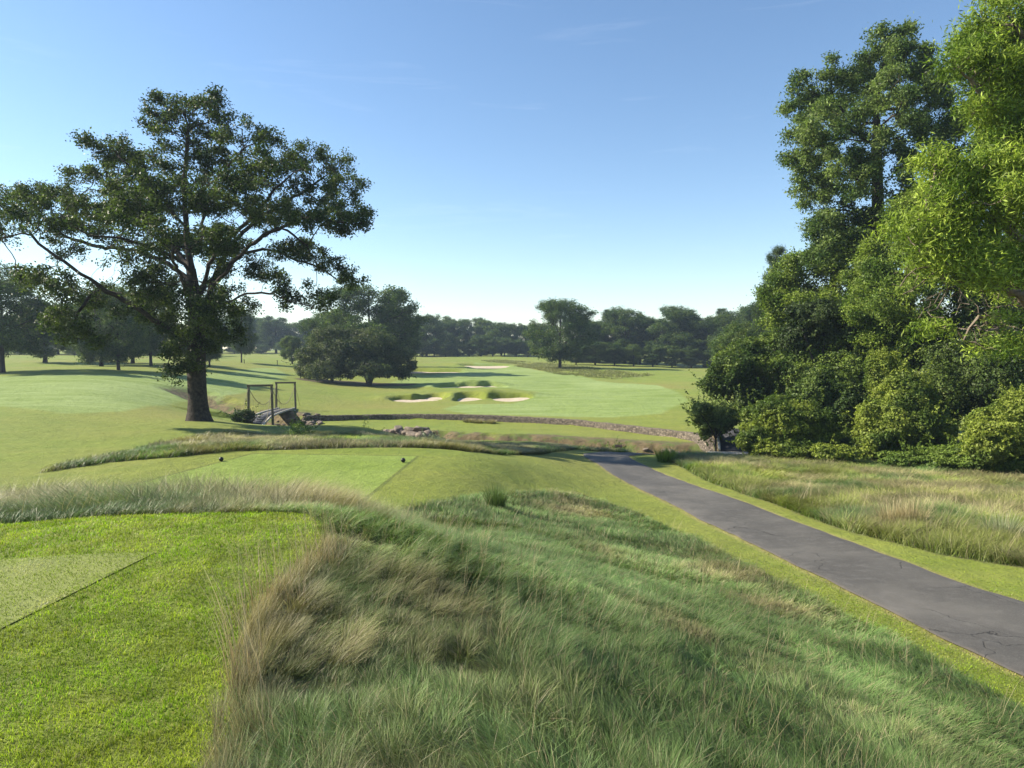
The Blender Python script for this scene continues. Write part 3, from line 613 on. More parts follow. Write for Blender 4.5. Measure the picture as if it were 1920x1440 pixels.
# ------------------------------------------------------------------ leaves, wood, trees
def leaves(name, P, Nrm, size, aspect, col, mat, parent=None, seed=0, droop=0.0):
    r = np.random.default_rng(seed + 5); N = len(P)
    Nrm = Nrm / (np.linalg.norm(Nrm, axis=1)[:, None] + 1e-9)
    t = r.normal(size=(N, 3)); t[:, 2] -= droop; t -= (t * Nrm).sum(1)[:, None] * Nrm; t /= np.linalg.norm(t, axis=1)[:, None] + 1e-9
    bb = np.cross(Nrm, t); L = size[:, None] * .5; Wd = L * aspect
    V = np.stack([P - t * L, P + bb * Wd + Nrm * Wd * .35 + t * L * .1, P + t * L - Nrm * L * .15, P - bb * Wd + Nrm * Wd * .35 + t * L * .1], 1).reshape(-1, 3)
    return mesh_np(name, V, [np.arange(N * 4).reshape(-1, 4)], mat, col=np.repeat(col, 4, 0), parent=parent)
def colonize(P0, par0, att, step, kill, iters, r, up=.05):
    P = [np.asarray(p, float) for p in P0]; par = list(par0); cc = np.zeros(len(P) + 60000, int)
    att = np.asarray(att); A = np.asarray(P); near = np.zeros(len(att), int); dist = np.full(len(att), 1e9)
    for s in range(0, len(A), 400):
        dm = np.linalg.norm(att[:, None] - A[None, s:s + 400], axis=2); j = dm.argmin(1); dv = dm[np.arange(len(att)), j]; mk = dv < dist; near[mk] = j[mk] + s; dist[mk] = dv[mk]
    alive = dist > kill
    for it in range(iters):
        ia = np.where(alive)[0]
        if len(ia) == 0: break
        nb = near[ia]; arr = np.asarray(P); v = att[ia] - arr[nb]; v /= np.linalg.norm(v, axis=1)[:, None] + 1e-9
        u, inv = np.unique(nb, return_inverse=True); s = np.zeros((len(u), 3)); np.add.at(s, inv, v)
        s += r.normal(0, .25, s.shape) * np.linalg.norm(s, axis=1)[:, None]; s[:, 2] += up * np.linalg.norm(s, axis=1)
        s /= np.linalg.norm(s, axis=1)[:, None] + 1e-9
        ok = cc[u] < 4; u = u[ok]; s = s[ok]
        if len(u) == 0: break
        new = arr[u] + s * step; n0 = len(P)
        P += list(new); par += list(u); cc[u] += 1
        dm = np.linalg.norm(att[ia][:, None] - new[None], axis=2); j = dm.argmin(1); dv = dm[np.arange(len(ia)), j]; mk = dv < dist[ia]
        near[ia[mk]] = j[mk] + n0; dist[ia[mk]] = dv[mk]; alive = alive & (dist > kill)
    return np.asarray(P), np.asarray(par)
def radii(par, rtip, rbase):
    n_ = len(par); tips = np.zeros(n_); ch = np.zeros(n_, int)
    for i in range(n_ - 1, -1, -1):
        if ch[i] == 0: tips[i] = 1
        if par[i] >= 0: tips[par[i]] += tips[i]; ch[par[i]] += 1
    lev = np.zeros(n_)
    for i in range(n_ - 1, 0, -1):
        if par[i] >= 0: lev[par[i]] = max(lev[par[i]], lev[i] + 1)
    e = math.log(rbase / rtip) / math.log(max(tips[0], 2))
    return rtip * tips ** e, lev, ch
def wood(name, P, par, rad, mat, parent=None, rmin=0.0, flare=0.0, k=7):
    n_ = len(P); D = np.zeros((n_, 3)); c = par >= 0; D[c] = P[c] - P[par[c]]; D[~c] = [0, 0, 1]
    D /= np.linalg.norm(D, axis=1)[:, None] + 1e-9
    ref = np.array([.31, .93, .19]); ux = np.cross(D, ref); ux /= np.linalg.norm(ux, axis=1)[:, None] + 1e-9; uy = np.cross(D, ux)
    idx = np.where(c & (rad >= rmin))[0]; pa = par[idx]
    fl = []; Vs = []; off = 0
    for kk, sel in ((k + 5, rad[idx] > .25), (k - 1, (rad[idx] <= .25) & (rad[idx] > .05)), (3, rad[idx] <= .05)):
        ii_ = idx[sel]; pp = pa[sel]; 
        if len(ii_) == 0: continue
        a = np.arange(kk) * 2 * math.pi / kk
        r0 = np.minimum(rad[pp], rad[ii_] * 1.35); r1 = rad[ii_]
        if flare:
            z0 = P[0, 2]; f0 = 1 + flare * np.exp(-(P[pp, 2] - z0) / .55); f1 = 1 + flare * np.exp(-(P[ii_, 2] - z0) / .55); r0 = r0 * f0; r1 = r1 * f1
        mod = 1 + (.07 * np.cos(a * 5 + .7) if kk > 9 else 0 * a)
        R0 = P[pp][:, None] + (r0[:, None] * mod[None])[..., None] * (np.cos(a)[None, :, None] * ux[pp][:, None] + np.sin(a)[None, :, None] * uy[pp][:, None])
        R1 = P[ii_][:, None] + (r1[:, None] * mod[None])[..., None] * (np.cos(a)[None, :, None] * ux[ii_][:, None] + np.sin(a)[None, :, None] * uy[ii_][:, None])
        V = np.concatenate([R0, R1], 1).reshape(-1, 3); o = np.arange(len(ii_))[:, None] * 2 * kk + off; j = np.arange(kk)[None]; j2 = (j + 1) % kk
        fl.append(np.stack([o + j, o + j2, o + kk + j2, o + kk + j], -1).reshape(-1, 4)); Vs.append(V); off += len(V)
    return mesh_np(name, np.concatenate(Vs), [np.concatenate(fl)], mat, parent=parent, smooth=True)
def tree_col(P, base, var, r, cs=.8):
    N = len(P); q = fbm(P[:, 0] * cs + P[:, 2] * .5, P[:, 1] * cs + P[:, 2] * cs, 3); t = sstep(.3, .7, q)
    return lerp(base, var, t) * r.uniform(.6, 1.7, N)[:, None]
def grow_tree(name, loc, seeds, att, nleaf, lsize, basec, varc, rbase, rtip=.012, step=.45, kill=.5, sig=.28, mat=None, seed=1, aspect=.55, iters=70, flare=.5, lv=3, upn=.6, wmat=None, rmin=.0, bare=None, droop=0.0, leafpow=1.0, label=None, cat='tree', group=None):
    """seeds: list of polylines in local coordinates, first one is the trunk"""
    r = np.random.default_rng(seed); P = []; par = []
    for si, s in enumerate(seeds):
        q = resample(np.asarray(s, float), step)
        if si == 0:
            for i, p in enumerate(q): P.append(p); par.append(i - 1)
        else:
            arr = np.asarray(P); j = int(np.argmin(np.linalg.norm(arr - q[0], axis=1)))
            for i, p in enumerate(q):
                P.append(p + r.normal(0, .04, 3)); par.append(j if i == 0 else len(P) - 2)
    P, par = colonize(P, par, att, step, kill, iters, r)
    rad, lev, ch = radii(par, rtip, rbase)
    root = empty(name, loc)
    wood('trunk', P, par, rad, wmat or M_BARK, root, rmin=rmin, flare=flare)
    tipn = np.where(lev <= lv)[0]
    if bare is not None: tipn = tipn[~bare(P[tipn])]
    wts = r.random(len(tipn)) ** leafpow; pick = tipn[r.choice(len(tipn), nleaf, p=wts / wts.sum())]
    Q_ = P[pick] + r.normal(0, 1, (nleaf, 3)) * sig * np.array([1, 1, .75])
    nr = r.normal(size=(nleaf, 3)) + np.array([0, 0, upn])
    leaves('crown', Q_, nr, lsize * r.uniform(.65, 1.35, nleaf), aspect, tree_col(Q_, basec, varc, r), mat or M_LEAF, root, seed, droop)
    if label: tag(root, label, cat, group)
    return root
def pad_pts(c, rad, n_, r, shell=.35):
    v = r.normal(size=(n_, 3)); v /= np.linalg.norm(v, axis=1)[:, None]; q = (shell + (1 - shell) * r.random(n_)) ** .6
    return np.asarray(c) + v * q[:, None] * np.asarray(rad)

# ---- the big oak
OY = 42.0; ob = U(373, 789, OY); ob[2] = float(H(ob[0], ob[1])) - .05
def OL(pts): return [U(px, py, OY + dy) - ob for px, py, dy in pts]
oak_seeds = [
    [np.array([0, 0, -.15])] + OL([(370, 740, 0), (368, 690, 0), (368, 640, 0), (366, 580, 0), (360, 520, 0), (352, 460, .3), (348, 400, .2), (345, 350, 0), (350, 290, 0), (352, 235, 0)]),
    OL([(375, 640, .2), (390, 580, .5), (398, 530, .7), (420, 480, 1.5), (455, 435, 2.5), (500, 400, 3.5), (560, 365, 4.5), (610, 330, 5)]),
    OL([(350, 640, -.3), (300, 606, -1.2), (245, 573, -2), (200, 543, -2.8), (150, 512, -3.4), (90, 470, -4), (45, 437, -4.4), (5, 448, -4.6)]),
    OL([(360, 535, .3), (345, 517, 1), (300, 487, 2), (240, 468, 3.2), (180, 462, 4.2), (112, 439, 5), (60, 410, 5.6)]),
    OL([(358, 510, -.3), (335, 490, -1.5), (307, 472, -2.8), (262, 457, -4), (225, 446, -5), (165, 440, -6), (110, 400, -7)]),
    OL([(354, 500, 0), (337, 480, 1), (315, 450, 2), (285, 420, 3), (244, 390, 4), (200, 345, 5), (170, 320, 5.5)]),
    OL([(350, 430, 0), (330, 405, -1.2), (307, 371, -2.4), (277, 345, -3.6), (230, 300, -4.5)]),
    OL([(375, 545, -.3), (390, 506, -1), (412, 461, -2), (469, 412, -3), (499, 375, -3.6), (525, 345, -4), (574, 310, -4.5)]),
    OL([(385, 560, 0), (400, 535, -1), (442, 487, -1.8), (487, 446, -2.4), (544, 420, -3), (585, 409, -3.4), (656, 420, -3.6)]),
    OL([(398, 530, .7), (430, 495, 1.6), (465, 472, 2.4), (510, 469, 3.2), (555, 487, 4), (600, 502, 4.4), (640, 530, 4.6)]),
    OL([(385, 595, 0), (416, 572, -.6), (450, 555, -1), (502, 549, -1.4), (547, 566, -1.8), (600, 578, -2)]),
    OL([(487, 446, -2.4), (525, 427, -1.5), (562, 450, -1), (592, 482, -.6)]),
    OL([(360, 475, .3), (379, 442, 1.2), (382, 405, 2), (400, 350, 3), (430, 290, 3.4)]),
    OL([(348, 400, 0), (380, 360, -1.5), (420, 320, -2.6), (465, 270, -3)]),
    OL([(366, 580, 0), (350, 540, -3), (330, 500, -6), (320, 470, -8.5)]),
    OL([(366, 570, 0), (380, 540, 3), (400, 520, 6), (420, 500, 8.5)]),
    OL([(190, 540, -2.8), (165, 560, -3.5), (140, 600, -4.2), (120, 640, -4.6)]),
    OL([(368, 640, 0), (335, 650, -1), (315, 680, -1.5)]),
]
pads = [(350, 210, 62, 32, 0), (300, 225, 32, 26, 1), (412, 215, 32, 34, -1), (350, 255, 70, 30, 0), (470, 262, 42, 28, -2), (430, 290, 48, 30, 2), (330, 305, 55, 36, -1),
        (215, 282, 52, 24, -3), (262, 305, 45, 28, 2), (185, 318, 40, 22, 3), (235, 345, 55, 28, 4), (240, 340, 50, 26, -4), (560, 285, 48, 26, 3), (615, 305, 38, 28, 4), (640, 352, 40, 34, 1),
        (560, 340, 50, 28, -3), (500, 325, 45, 30, -4), (500, 310, 45, 28, 4), (330, 370, 70, 36, -5), (330, 370, 70, 36, 5), (420, 365, 60, 36, 5), (420, 365, 60, 36, -5), (250, 390, 55, 32, -6), (260, 385, 55, 32, 6),
        (500, 400, 60, 32, 6), (510, 395, 60, 32, -5), (600, 400, 50, 32, 4), (605, 410, 50, 28, -4), (665, 420, 32, 20, -3), (675, 405, 20, 16, 0), (120, 358, 42, 22, 3), (60, 368, 44, 24, 3), (60, 375, 40, 28, -4),
        (15, 378, 34, 34, 0), (5, 425, 25, 28, -2), (85, 420, 45, 26, -5), (85, 415, 45, 26, 5), (150, 405, 50, 28, -6), (150, 400, 50, 28, 5), (195, 435, 45, 24, 0), (300, 440, 50, 28, -8), (300, 440, 50, 28, 8), (400, 450, 55, 30, 8), (400, 445, 55, 30, -8),
        (250, 480, 36, 26, -3), (130, 470, 30, 18, 5), (560, 462, 36, 14, 0), (622, 498, 36, 18, 4), (652, 520, 24, 18, 4.5), (482, 500, 32, 22, 4), (520, 530, 24, 22, -1), (600, 552, 24, 12, 1), (560, 480, 36, 14, 4),
        (60, 520, 42, 22, -3), (110, 545, 46, 26, -5), (170, 562, 40, 30, 0), (270, 530, 52, 36, -4), (275, 550, 50, 36, 4), (300, 590, 52, 40, 0), (385, 570, 48, 34, -5), (380, 560, 48, 34, 4), (425, 590, 36, 32, 0),
        (440, 560, 26, 34, 3), (370, 625, 55, 30, -1.5), (350, 640, 30, 26, 1.5), (335, 680, 28, 34, -1.5), (318, 700, 18, 16, -1.5), (405, 640, 26, 22, 0), (110, 600, 40, 22, -5), (150, 620, 32, 28, -4), (185, 640, 16, 14, -4), (545, 562, 22, 12, -1), (600, 575, 18, 12, -2),
        (420, 480, 40, 24, 0), (340, 470, 40, 24, 3)]
r_ = np.random.default_rng(14); att = []
for px, py, rx, ry, dy in pads:
    c_ = U(px, py, OY + dy) - ob; s_ = (OY + dy) / F; att.append(pad_pts(c_, (rx * s_ * .90, max(rx * s_ * .9, 1.0), ry * s_ * .90), int(10 + rx * ry * .012), r_, .1))
    for kk in range(5):
        an = r_.uniform(0, 6.28); att.append(pad_pts(c_ + np.array([math.cos(an) * rx * s_ * .85, r_.normal(0, .8), math.sin(an) * ry * s_ * .8]), (rx * s_ * .42, rx * s_ * .5, ry * s_ * .38), int(4 + rx * ry * .0025), r_, .1))
att = np.concatenate(att); print('oak attractors', len(att))
grow_tree('oak_tree', ob, oak_seeds, att, 180000, .15, (.026, .044, .012), (.066, .088, .023), .50, rtip=.011, step=.4, kill=.30, sig=.20, seed=4, flare=.75, lv=2,
          label='huge spreading dark oak with a thick flared trunk standing alone left of the rope bridge')

# ---- woodland trees: prototypes at unit positions, copies share their meshes
def proto(seed, hh, rad, leaf=46000, ls=.33, c1=(.032, .060, .017), c2=(.078, .108, .030), trunk=.30, name='broadleaf_tree', lumps=52, low=.13, mat=None, rb=.36):
    r = np.random.default_rng(seed); att = []
    for i in range(lumps):
        t = r.uniform(low, 1); rr = rad * math.sqrt(max(.05, 1 - ((t - .55) / .52) ** 2)) * r.uniform(.45, .85) if i > 3 else 0
        a = r.uniform(0, 6.28); att.append(pad_pts((math.cos(a) * rr, math.sin(a) * rr, hh * (t * .86 + .04)), (rad * .33, rad * .33, hh * .085), 18, r, .1))
    att = np.concatenate(att)
    seeds_ = [[(0, 0, -.3), (.05, .05, hh * .15), (-.1, .1, hh * trunk), (0.1, -.1, hh * .55), (0, 0, hh * .85)]]
    for i in range(5):
        a = i * 1.26 + r.uniform(-.3, .3); z0 = hh * r.uniform(.2, .45)
        seeds_.append([(0, 0, z0), (math.cos(a) * rad * .3, math.sin(a) * rad * .3, z0 + hh * .1), (math.cos(a) * rad * .65, math.sin(a) * rad * .65, z0 + hh * .16)])
    return grow_tree(name, (0, -200, -50), seeds_, att, leaf, ls, c1, c2, rb, rtip=.02, step=.75, kill=.65, sig=.5, seed=seed, lv=2, mat=mat, flare=.4)
def pine(seed, hh, name='pine_tree'):
    r = np.random.default_rng(seed); root = empty(name, (0, -200, -50)); P = [np.array([0, 0, -.3])]; par = [-1]
    for i in range(1, 20): P.append(np.array([r.normal(0, .06), r.normal(0, .06), hh * i / 20])); par.append(i - 1)
    cl = []
    for i in range(8, 20):
        for k in range(5):
            a = r.uniform(0, 6.28); L = (20 - i) / 12 * 3.0 * r.uniform(.5, 1.1) + .7; p0 = P[i]; pi = i
            for s in range(1, 5):
                P.append(p0 + np.array([math.cos(a), math.sin(a), .25 + .1 * s]) * L * s / 4 * np.array([1, 1, .8])); par.append(pi); pi = len(P) - 1
                if s > 1: cl.append(P[-1])
    P = np.array(P); par = np.array(par); rad, lev, ch = radii(par, .02, .26); wood('trunk', P, par, rad, M_BARK, root, flare=.2)
    cl = np.array(cl); n_ = 34000; c = cl[r.integers(0, len(cl), n_)] + r.normal(0, .24, (n_, 3)); nr = r.normal(size=(n_, 3))
    leaves('crown', c, nr, r.uniform(.2, .36, n_), .13, tree_col(c, (.028, .050, .022), (.055, .078, .034), r), M_LEAF, root, seed)
    return root
PR_ = [proto(31, 18, 7.5, trunk=.22), proto(32, 18, 6.0, lumps=56), proto(33, 18, 8.5, lumps=56, low=.1), proto(34, 18, 5.5, c1=(.05, .085, .022), c2=(.10, .13, .036)), proto(35, 18, 7.0, low=.08, lumps=60)]
PN = [pine(41, 18), pine(42, 18)]
used = {}
def put(k, px, Y, top, wide=1.0, rz=0, label=None, group=None, protos=PR_, cat='tree', dy=0):
    p = gpt(px, Y + dy); hh = U(px, top, Y + dy)[2] - p[2]; s = hh / 18.0
    root = protos[k]; key = (id(protos), k)
    if key not in used:
        used[key] = 1; root.location = tuple(p); root.rotation_euler = (0, 0, rz); root.scale = (s * wide, s * wide, s); o = root
    else: o = dup(root, p, rz, (s * wide, s * wide, s))
    if 'group' in o and not group: del o['group']
    tag(o, label, cat, group); return o
# single trees one can tell apart
put(2, 1050, 160, 548, 1.0, .4, 'broad oak standing alone on the fairway in front of the far wood, right of centre')
put(0, 453, 150, 575, .62, 1.0, 'slim lone tree on the far left fairway, right of the big oak trunk')
put(2, 692, 140, 519, 1.22, 2.0, 'tall domed tree rising directly behind the low dark evergreen pair')
put(4, 618, 150, 575, 1.1, .3, 'rounded tree behind the left side of the low dark evergreen pair')
put(3, 548, 160, 628, 1.3, 1.3, 'small pale rounded tree at the left foot of the domed tree')
put(1, 745, 165, 572, 1.2, .9, 'dark tree against the right flank of the tall domed tree')
put(0, 5, 86, 492, 1.0, 2.2, 'large tree cut off by the left edge of the photo')
put(3, 85, 120, 560, 1.5, 1.2, 'bushy tree between the left edge tree and the parkland trunks')
put(4, 190, 108, 540, 1.1, .1, 'leftmost of the parkland trees with bare trunks on the left fairway')
put(2, 222, 89, 520, .8, 3.0, 'nearest and thickest trunk among the parkland trees on the left fairway')
put(1, 249, 122, 545, 1.2, 5, 'parkland tree just right of the thickest trunk on the left fairway')
put(0, 283, 108, 540, .9, 4, 'rightmost parkland tree left of the big oak trunk')
put(1, 393, 118, 590, .8, 2, 'tree whose trunk shows just right of the big oak trunk')
ORD = [w_ + ' from the left' for w_ in 'first second third fourth fifth sixth seventh eighth ninth tenth eleventh twelfth thirteenth fourteenth fifteenth sixteenth seventeenth eighteenth nineteenth twentieth'.split()]
GW = 'trees of the far wood across the fairway'
r_ = np.random.default_rng(3)
tops = [(770, 592), (800, 590), (830, 597), (858, 600), (885, 598), (912, 603), (940, 606), (966, 606), (995, 612), (1015, 600)]
for i, (px, tp) in enumerate(tops):
    put(int(r_.integers(0, 5)), px, 262 + r_.uniform(-14, 18), tp + r_.uniform(-9, 6), 1.25, r_.uniform(0, 6), ORD[i] + ' among the dark trees of the far wood behind the bunkers', GW)
for i, px in enumerate(range(770, 1020, 22)):
    put(int(r_.integers(0, 5)), px, 246, 634 + r_.uniform(-10, 8), 1.8, r_.uniform(0, 6), ORD[i] + ' of the low trees below the far wood behind the bunkers', 'low trees at the foot of the far wood')
for i, (px, tp, Y) in enumerate([(1085, 582, 205), (1112, 590, 200), (1140, 580, 205), (1172, 577, 198), (1200, 592, 200), (1232, 590, 196), (1265, 568, 190), (1296, 574, 190), (1325, 588, 186), (1352, 578, 186), (1385, 572, 180), (1412, 575, 175), (1440, 560, 170)]):
    if i in (2, 9, 11): put(i % 2, px, Y + 6, tp, 1.2, r_.uniform(0, 6), ['left', '', 'middle', '', '', '', '', '', '', 'right'][i] if 0 else {2: 'left', 9: 'middle', 11: 'right'}[i] + ' one of three dark pine tops in the wood right of the lone oak', 'pines in the wood right of the lone oak', protos=PN)
    put(int(r_.integers(0, 5)), px, Y, tp + r_.uniform(-6, 8) + (6 if i in (2, 9, 11) else 0), 1.15, r_.uniform(0, 6), ORD[i] + ' of the tall dark trees right of the lone fairway oak', 'trees in the wood right of the lone oak')
for i, px in enumerate(range(1080, 1340, 36)):
    put(int(r_.integers(0, 5)), px, 186 - i * .8, 648 + r_.uniform(-12, 10), 1.6, r_.uniform(0, 6), ORD[i] + ' of the low trees below the wood right of the lone oak', 'low trees below the right-hand wood')
for i, px in enumerate(range(-60, 600, 34)):
    put(int(r_.integers(0, 5)), px, (205 if px < 380 else 290) + r_.uniform(-12, 12), (600 if px < 380 else 592) + r_.uniform(-10, 8), 1.5, r_.uniform(0, 6), ORD[i] + ' of the hazy blue trees in the left distance', 'trees of the hazy left wood')
for i, px in enumerate(range(-60, 600, 50)):
    put(int(r_.integers(0, 5)), px, (192 if px < 380 else 272) + r_.uniform(-4, 4), 640 + r_.uniform(-6, 6), 1.9, r_.uniform(0, 6), ORD[i] + ' of the low hazy trees below the distant left wood', 'low trees of the hazy left wood')

# ---- dense shrubs and evergreens: leaves spread through the outer part of lumpy forms
def bush(name, loc, ells, nleaf, ls, c1, c2, seed, mat=None, aspect=.6, label=None, cat='shrub', group=None, stems_=None, rough=.42, stem_r=.08, holes=.25, shoots=40):
    """ells: (x,y,z,rx,ry,rz) local"""
    r = np.random.default_rng(seed); root = empty(name, loc); E = np.array(ells, float); ch = []
    for e in E:
        for kk in range(8):
            v_ = r.normal(size=3); v_ /= np.linalg.norm(v_); v_[2] = v_[2] * .8 + .15; ch.append([*(e[:3] + v_ * e[3:] * .82), *(e[3:] * r.uniform(.28, .5, 3))])
    E = np.concatenate([E * np.array([1, 1, 1, .92, .92, .92]), np.array(ch)]); area = (E[:, 3] * E[:, 4] + E[:, 3] * E[:, 5] + E[:, 4] * E[:, 5]); pr = area / area.sum()
    n0 = int(nleaf * 1.9); k = r.choice(len(E), n0, p=pr); v = r.normal(size=(n0, 3)); v /= np.linalg.norm(v, axis=1)[:, None]
    nzv = fbm(v[:, 0] * 2.6 + k * 3.1, v[:, 1] * 2.6 + v[:, 2] * 3.3, seed); nz2 = fbm(v[:, 0] * 7 + k, v[:, 2] * 7 + v[:, 1] * 5, seed + 4)
    q = (1 + (nzv - .5) * 2.6 * rough + (nz2 - .5) * 1.6 * rough) * (1 - .30 * r.random(n0) ** 2.2)
    P = E[k, :3] + v * q[:, None] * E[k, 3:]
    keep = r.random(n0) > holes * sstep(.55, .4, nz2)
    for e in range(len(E)):
        dd_ = (((P - E[e, :3]) / E[e, 3:]) ** 2).sum(1); keep &= (k == e) | (dd_ > .50) | (r.random(n0) < .12)
    P = P[keep]; v = v[keep]; g_ = P[:, 2] > -.1 ; P = P[g_]; v = v[g_]
    if len(P) > nleaf: P = P[:nleaf]; v = v[:nleaf]
    # protruding shoots
    if shoots:
        ks = r.integers(0, len(P), shoots); ps = P[ks]; vs = v[ks] + r.normal(0, .35, (shoots, 3)) + np.array([0, 0, .35]); vs /= np.linalg.norm(vs, axis=1)[:, None]
        m_ = 26; tt_ = r.random((shoots, m_, 1)); Ls = r.uniform(.3, 1.3, (shoots, 1, 1)) * ls * 8
        sp = (ps[:, None] + vs[:, None] * tt_ * Ls + r.normal(0, ls * .45, (shoots, m_, 3)) * (1.2 - tt_)).reshape(-1, 3)
        P = np.concatenate([P, sp]); v = np.concatenate([v, r.normal(size=sp.shape)])
    nr = v * .9 + r.normal(size=P.shape) * .75 + np.array([0, 0, .35])
    W_ = P + np.asarray(loc)
    leaves('foliage', P, nr, ls * r.uniform(.6, 1.35, len(P)), aspect, tree_col(W_, c1, c2, r, .9), mat or M_LEAF, root, seed)
    mb = MB(); 
    for sx, sy, tx, ty, tz in (stems_ or [(0, 0, E[0, 0], E[0, 1], E[0, 2])]):
        pts = resample([(sx, sy, -.2), ((sx * .7 + tx * .3), (sy * .7 + ty * .3), tz * .4), (tx, ty, tz)], .3); mb.tube(pts, np.linspace(stem_r, stem_r * .35, len(pts)), 7)
        for q_ in range(4):
            e = E[r.integers(0, len(E))]; pts2 = resample([pts[len(pts) // 2], (pts[len(pts) // 2] + e[:3]) / 2 + r.normal(0, .2, 3), e[:3]], .3); mb.tube(pts2, np.linspace(stem_r * .6, stem_r * .15, len(pts2)), 5)
    mb.build('trunk' if cat == 'tree' else 'stem', M_BARK, root, smooth=True)
    tag(root, label, cat, group); return root
def E_(o, lst):
    """(px, py, Y, rx_px, ry_px[, depth m]) -> local ellipsoids"""
    out = []
    for t in lst:
        px, py, Y, rx, ry = t[:5]; c_ = U(px, py, Y) - o; s_ = Y / F; out.append((*c_, rx * s_, t[5] if len(t) > 5 else rx * s_ * .9, ry * s_))
    return out
hb = gpt(622, 111); EV1 = (.036, .054, .020); EV2 = (.078, .092, .036)
bush('evergreen_tree', hb, E_(hb, [(625, 640, 112, 42, 26), (590, 668, 111, 32, 26), (640, 665, 109, 36, 30), (575, 692, 112, 20, 18), (610, 695, 108, 34, 18), (660, 680, 111, 24, 24)]), 42000, .26, EV1, EV2, 61, aspect=.5,
     label='left one of the two low spreading dark evergreens in mid fairway', cat='tree', stem_r=.28, stems_=[(0, 0, .3, 0, 4)])
hb = gpt(692, 109)
bush('evergreen_tree', hb, E_(hb, [(695, 650, 110, 46, 26), (660, 670, 108, 30, 30), (725, 670, 110, 40, 28), (755, 690, 110, 22, 22), (700, 690, 107, 44, 20), (650, 695, 110, 22, 16), (690, 632, 112, 28, 16)]), 50000, .26, (.032, .050, .020), (.070, .084, .032), 62, aspect=.5,
     label='right one of the two low spreading dark evergreens, nearest the bunkers', cat='tree', stem_r=.32, stems_=[(0, 0, .2, 0, 4), (0, 0, -2, .3, 3.4), (0, 0, 2, 0, 3.6)])

# right-hand woodland edge
LG1 = (.065, .100, .020); LG2 = (.19, .225, .040)
def shrub(px, Y, ells, nleaf, ls, seed, label, c1=LG1, c2=LG2, cat='shrub', name='shrub', **kw):
    o = gpt(px, Y); return bush(name, o, E_(o, ells), nleaf, ls, c1, c2, seed, label=label, cat=cat, **kw)
shrub(1345, 42, [(1340, 788, 43.5, 38, 26), (1318, 765, 42, 18, 9), (1365, 775, 44, 30, 20), (1322, 812, 43.5, 10, 12)], 30000, .14, 71, 'shrub overhanging the left side of the small dark cart bridge', c1=(.07, .10, .03), c2=(.17, .21, .06), shoots=140)
shrub(1390, 48, [(1385, 700, 48, 48, 44), (1350, 720, 48, 34, 30), (1420, 740, 48, 40, 34), (1400, 660, 49, 30, 24)], 42000, .15, 72, 'dark leafy shrub at the left end of the wood above the bridge shrub', c1=(.045, .075, .020), c2=(.12, .16, .035), shoots=90)
shrub(1465, 38, [(1475, 800, 38, 66, 50), (1425, 825, 37.5, 36, 32), (1520, 825, 38, 46, 34), (1450, 770, 39, 44, 26), (1480, 840, 37, 56, 20)], 90000, .115, 73, 'large rounded bright green shrub mound at the wood edge right of the cart bridge', shoots=160)
shrub(1560, 40, [(1570, 800, 41, 50, 60), (1540, 745, 42, 50, 50), (1600, 840, 39, 44, 26)], 50000, .14, 74, 'dark shaded shrub between the bright mound and the leaning vine mass', c1=(.04, .068, .018), c2=(.11, .15, .035))
shrub(1680, 36, [(1690, 800, 36, 66, 60), (1650, 830, 36, 50, 40), (1740, 820, 36, 50, 44), (1700, 740, 37, 46, 50), (1660, 700, 38, 34, 46), (1560, 850, 35, 40, 16)], 90000, .12, 75, 'tall pale green vine-draped shrub in the middle of the wood edge', shoots=160)
shrub(1895, 31, [(1890, 815, 31, 70, 50), (1940, 790, 31.5, 60, 54), (1850, 840, 30.5, 34, 30)], 70000, .11, 76, 'round leafy bush at the right edge of the photo', shoots=120)
shrub(1800, 33, [(1780, 858, 33, 60, 18), (1860, 866, 32, 70, 16), (1700, 862, 34, 50, 14), (1930, 868, 31, 50, 18), (1840, 850, 33, 50, 16)], 60000, .11, 77, 'low leafy undergrowth along the foot of the wood at right', c1=(.06, .10, .02), c2=(.13, .18, .035), shoots=150)
shrub(1545, 46, [(1545, 600, 46, 50, 34), (1510, 590, 46, 30, 22), (1580, 630, 46, 36, 34), (1500, 640, 47, 34, 40)], 36000, .16, 78, 'dark vine-smothered snag halfway up the wood edge', c1=(.030, .048, .016), c2=(.07, .095, .035), stem_r=.2)
shrub(1600, 47, [(1610, 760, 45, 80, 60), (1590, 680, 46, 70, 50), (1500, 700, 47, 60, 44), (1640, 640, 46, 56, 50), (1700, 640, 44, 60, 60), (1450, 660, 49, 40, 36)], 90000, .15, 79, 'deep green thicket behind the wood edge shrubs', c1=(.042, .072, .018), c2=(.13, .175, .035), shoots=120)
shrub(1850, 40, [(1860, 600, 41, 80, 70), (1930, 640, 40, 60, 60), (1850, 700, 40, 90, 80), (1760, 740, 40, 60, 60), (1930, 760, 39, 60, 60)], 80000, .14, 80, 'dark thicket behind the round bush at the right edge', c1=(.035, .058, .016), c2=(.09, .125, .028))
